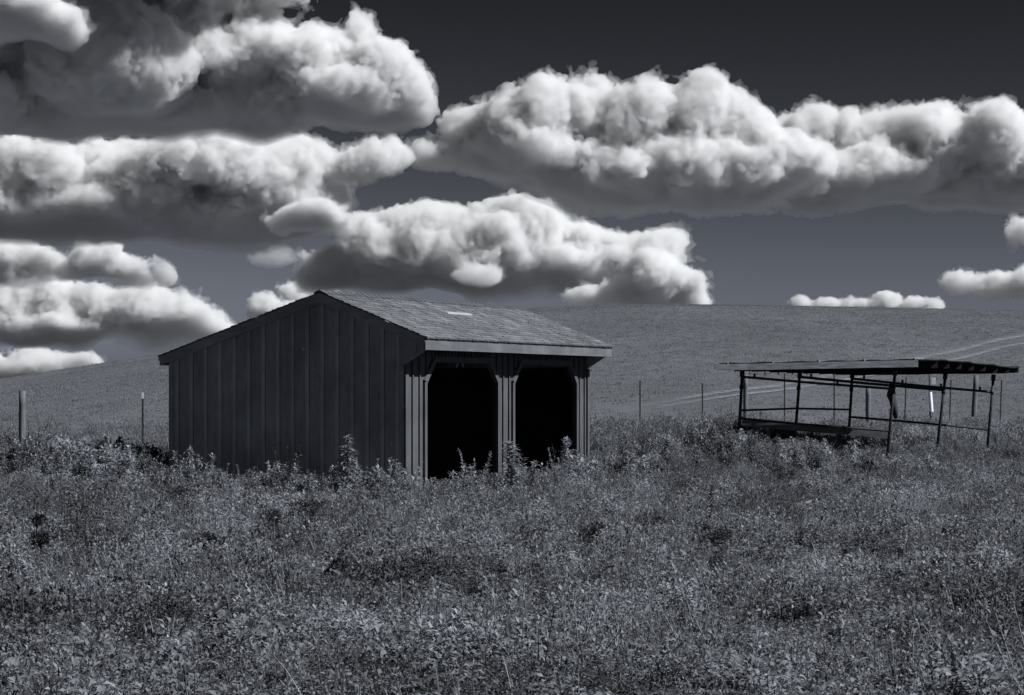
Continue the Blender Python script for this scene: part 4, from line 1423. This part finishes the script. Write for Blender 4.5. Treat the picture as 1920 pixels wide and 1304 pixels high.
L_ = make_cloud
L_([(-70, 60, 160, 110), (80, 160, 170, 90), (220, 130, 150, 110), (340, 60, 130, 100), (490, -20, 100, 50), (300, -30, 220, 60),
    (470, 110, 105, 85), (585, 110, 76, 56), (682, 72, 34, 44), (715, 120, 44, 38), (755, 165, 40, 28), (800, 185, 26, 18), (640, 190, 110, 54), (450, 210, 170, 55), (770, 215, 60, 26), (200, 225, 240, 50), (-60, 200, 150, 75), (700, 220, 120, 34),
    (200, -200, 190, 140, -190), (420, -220, 170, 140, -200), (570, -270, 100, 100, -190), (330, -80, 130, 60, -60), (60, -170, 170, 120, -170)],  # unseen blobs above the frame, added to shade the cloud's left part
   [(-200, 276), (200, 272), (500, 268), (700, 262), (850, 240)], 3400, 'huge cloud at the upper left with a blazing white middle and a dark base', 1)
L_([(-20, 20, 120, 60), (70, 30, 70, 45), (120, 60, 45, 32), (-60, 60, 100, 50)],
   [(-200, 110), (50, 100), (200, 92)], 2900, 'smooth rounded cloud in the top left corner', 2, amp=.7)
L_([(-10, 290, 60, 48), (80, 320, 110, 48), (200, 315, 110, 48), (310, 310, 90, 48), (440, 310, 110, 55), (560, 310, 95, 46), (665, 315, 60, 34), (720, 300, 60, 26), (510, 380, 140, 60),
    (595, 412, 62, 38), (400, 425, 160, 44), (120, 400, 210, 60), (-40, 400, 150, 66), (300, 410, 180, 50)],
   [(-200, 462), (100, 456), (300, 465), (420, 474), (560, 462), (640, 440), (760, 350)], 3900, 'long layered cloud across the left with a dark lower half', 3)
L_([(20, 482, 62, 36), (88, 492, 30, 24), (-40, 500, 60, 40), (185, 490, 50, 34), (150, 500, 34, 24), (245, 512, 44, 28), (312, 508, 26, 22), (60, 530, 80, 16), (210, 535, 90, 14)],
   [(-100, 552), (350, 548)], 4400, 'row of small puffy clouds low on the left', 4)
L_([(0, 565, 80, 44), (90, 560, 60, 36), (210, 592, 60, 38), (290, 590, 66, 40), (350, 600, 50, 34), (400, 612, 36, 24), (60, 615, 110, 40), (150, 620, 90, 34), (300, 632, 110, 20), (430, 612, 20, 14)],
   [(-100, 664), (200, 664), (450, 650)], 5000, 'broad cloud low on the left reaching the shed roof', 5)
L_([(-10, 690, 70, 26), (60, 684, 60, 26), (120, 690, 60, 22), (175, 680, 34, 18)], [(-100, 740), (300, 730)], 6200, 'thin cloud bank on the left skyline', 6)
L_([(555, 405, 48, 28), (605, 408, 46, 30), (640, 425, 24, 20), (530, 418, 30, 18)],
   [(450, 446), (700, 448)], 3600, 'rounded bright puff at the right end of the long layered cloud', 22)
L_([(503, 488, 34, 18), (530, 482, 18, 10)], [(400, 508), (600, 506)], 4600, 'small faint wisp of cloud above the shed roof', 7, amp=1.3, dens=.22)
L_([(505, 575, 34, 26), (560, 545, 46, 20), (535, 590, 50, 24), (600, 560, 50, 20)], [(400, 640), (650, 640)], 5200, 'small cloud peeping over the left slope of the shed roof', 8)
L_([(620, 525, 60, 30), (700, 480, 54, 42), (785, 455, 62, 44), (885, 445, 80, 46), (995, 430, 76, 54), (1090, 455, 58, 42), (1170, 460, 60, 32), (1240, 455, 42, 28),
    (900, 510, 140, 42), (1060, 510, 100, 42), (740, 530, 95, 32), (1000, 540, 160, 30), (1200, 490, 60, 26)],
   [(500, 572), (800, 574), (1100, 578), (1300, 566)], 4300, 'bulging cloud standing right above the shed roof', 9)
L_([(900, 524, 50, 24), (880, 512, 26, 18), (925, 516, 22, 16)], [(800, 546), (1000, 546)], 3900, 'small bright puff in front of the cloud above the shed roof', 10, dens=.5)
L_([(1225, 520, 58, 40), (1280, 542, 44, 36), (1180, 552, 60, 28), (1110, 566, 60, 18), (1240, 570, 90, 24)],
   [(1000, 600), (1400, 600)], 3800, 'bright white cumulus rising from the skyline right of the shed', 11)
L_([(800, 300, 60, 26), (885, 262, 56, 46), (955, 225, 56, 52), (1045, 205, 62, 54), (1110, 205, 50, 50), (1200, 225, 66, 56), (1228, 190, 34, 34), (1300, 215, 44, 54), (1350, 240, 52, 52),
    (1400, 262, 52, 46), (1450, 292, 52, 42), (1520, 310, 50, 44), (1000, 300, 190, 44), (1200, 320, 180, 50), (1350, 340, 160, 50), (1150, 375, 140, 32), (1320, 385, 210, 26), (1220, 395, 150, 20), (1100, 345, 140, 30)],
   [(700, 335), (960, 352), (1050, 385), (1120, 426), (1350, 422), (1600, 412)], 4000, 'long towering cloud bank across the middle of the sky', 12)
L_([(1480, 258, 54, 28), (1560, 268, 80, 52), (1650, 265, 88, 54), (1740, 272, 88, 58), (1830, 262, 78, 52), (1895, 280, 50, 44), (1980, 300, 80, 60), (1620, 340, 150, 56),
    (1780, 340, 160, 54), (1920, 360, 120, 44), (1500, 350, 100, 52)],
   [(1400, 420), (1600, 414), (1750, 402), (1950, 416)], 4500, 'large flat based cloud at the right', 13)
L_([(1900, 450, 26, 32), (1935, 435, 45, 30)], [(1800, 486), (2000, 486)], 4200, 'dark scrap of cloud at the right edge', 14)
L_([(1800, 535, 36, 22), (1855, 528, 46, 22), (1925, 532, 50, 26), (1870, 550, 90, 16)], [(1700, 568), (2000, 570)], 5200, 'ragged cloud low at the right edge', 15)
L_([(1498, 570, 14, 6), (1555, 570, 34, 8), (1612, 568, 34, 9), (1662, 563, 26, 13), (1712, 568, 20, 11), (1750, 572, 12, 6), (1610, 590, 150, 12)],
   [(1400, 610), (1800, 610)], 7000, 'tiny bright clouds peeping over the right skyline', 16, amp=.9)
print('clouds', time.time() - T0)
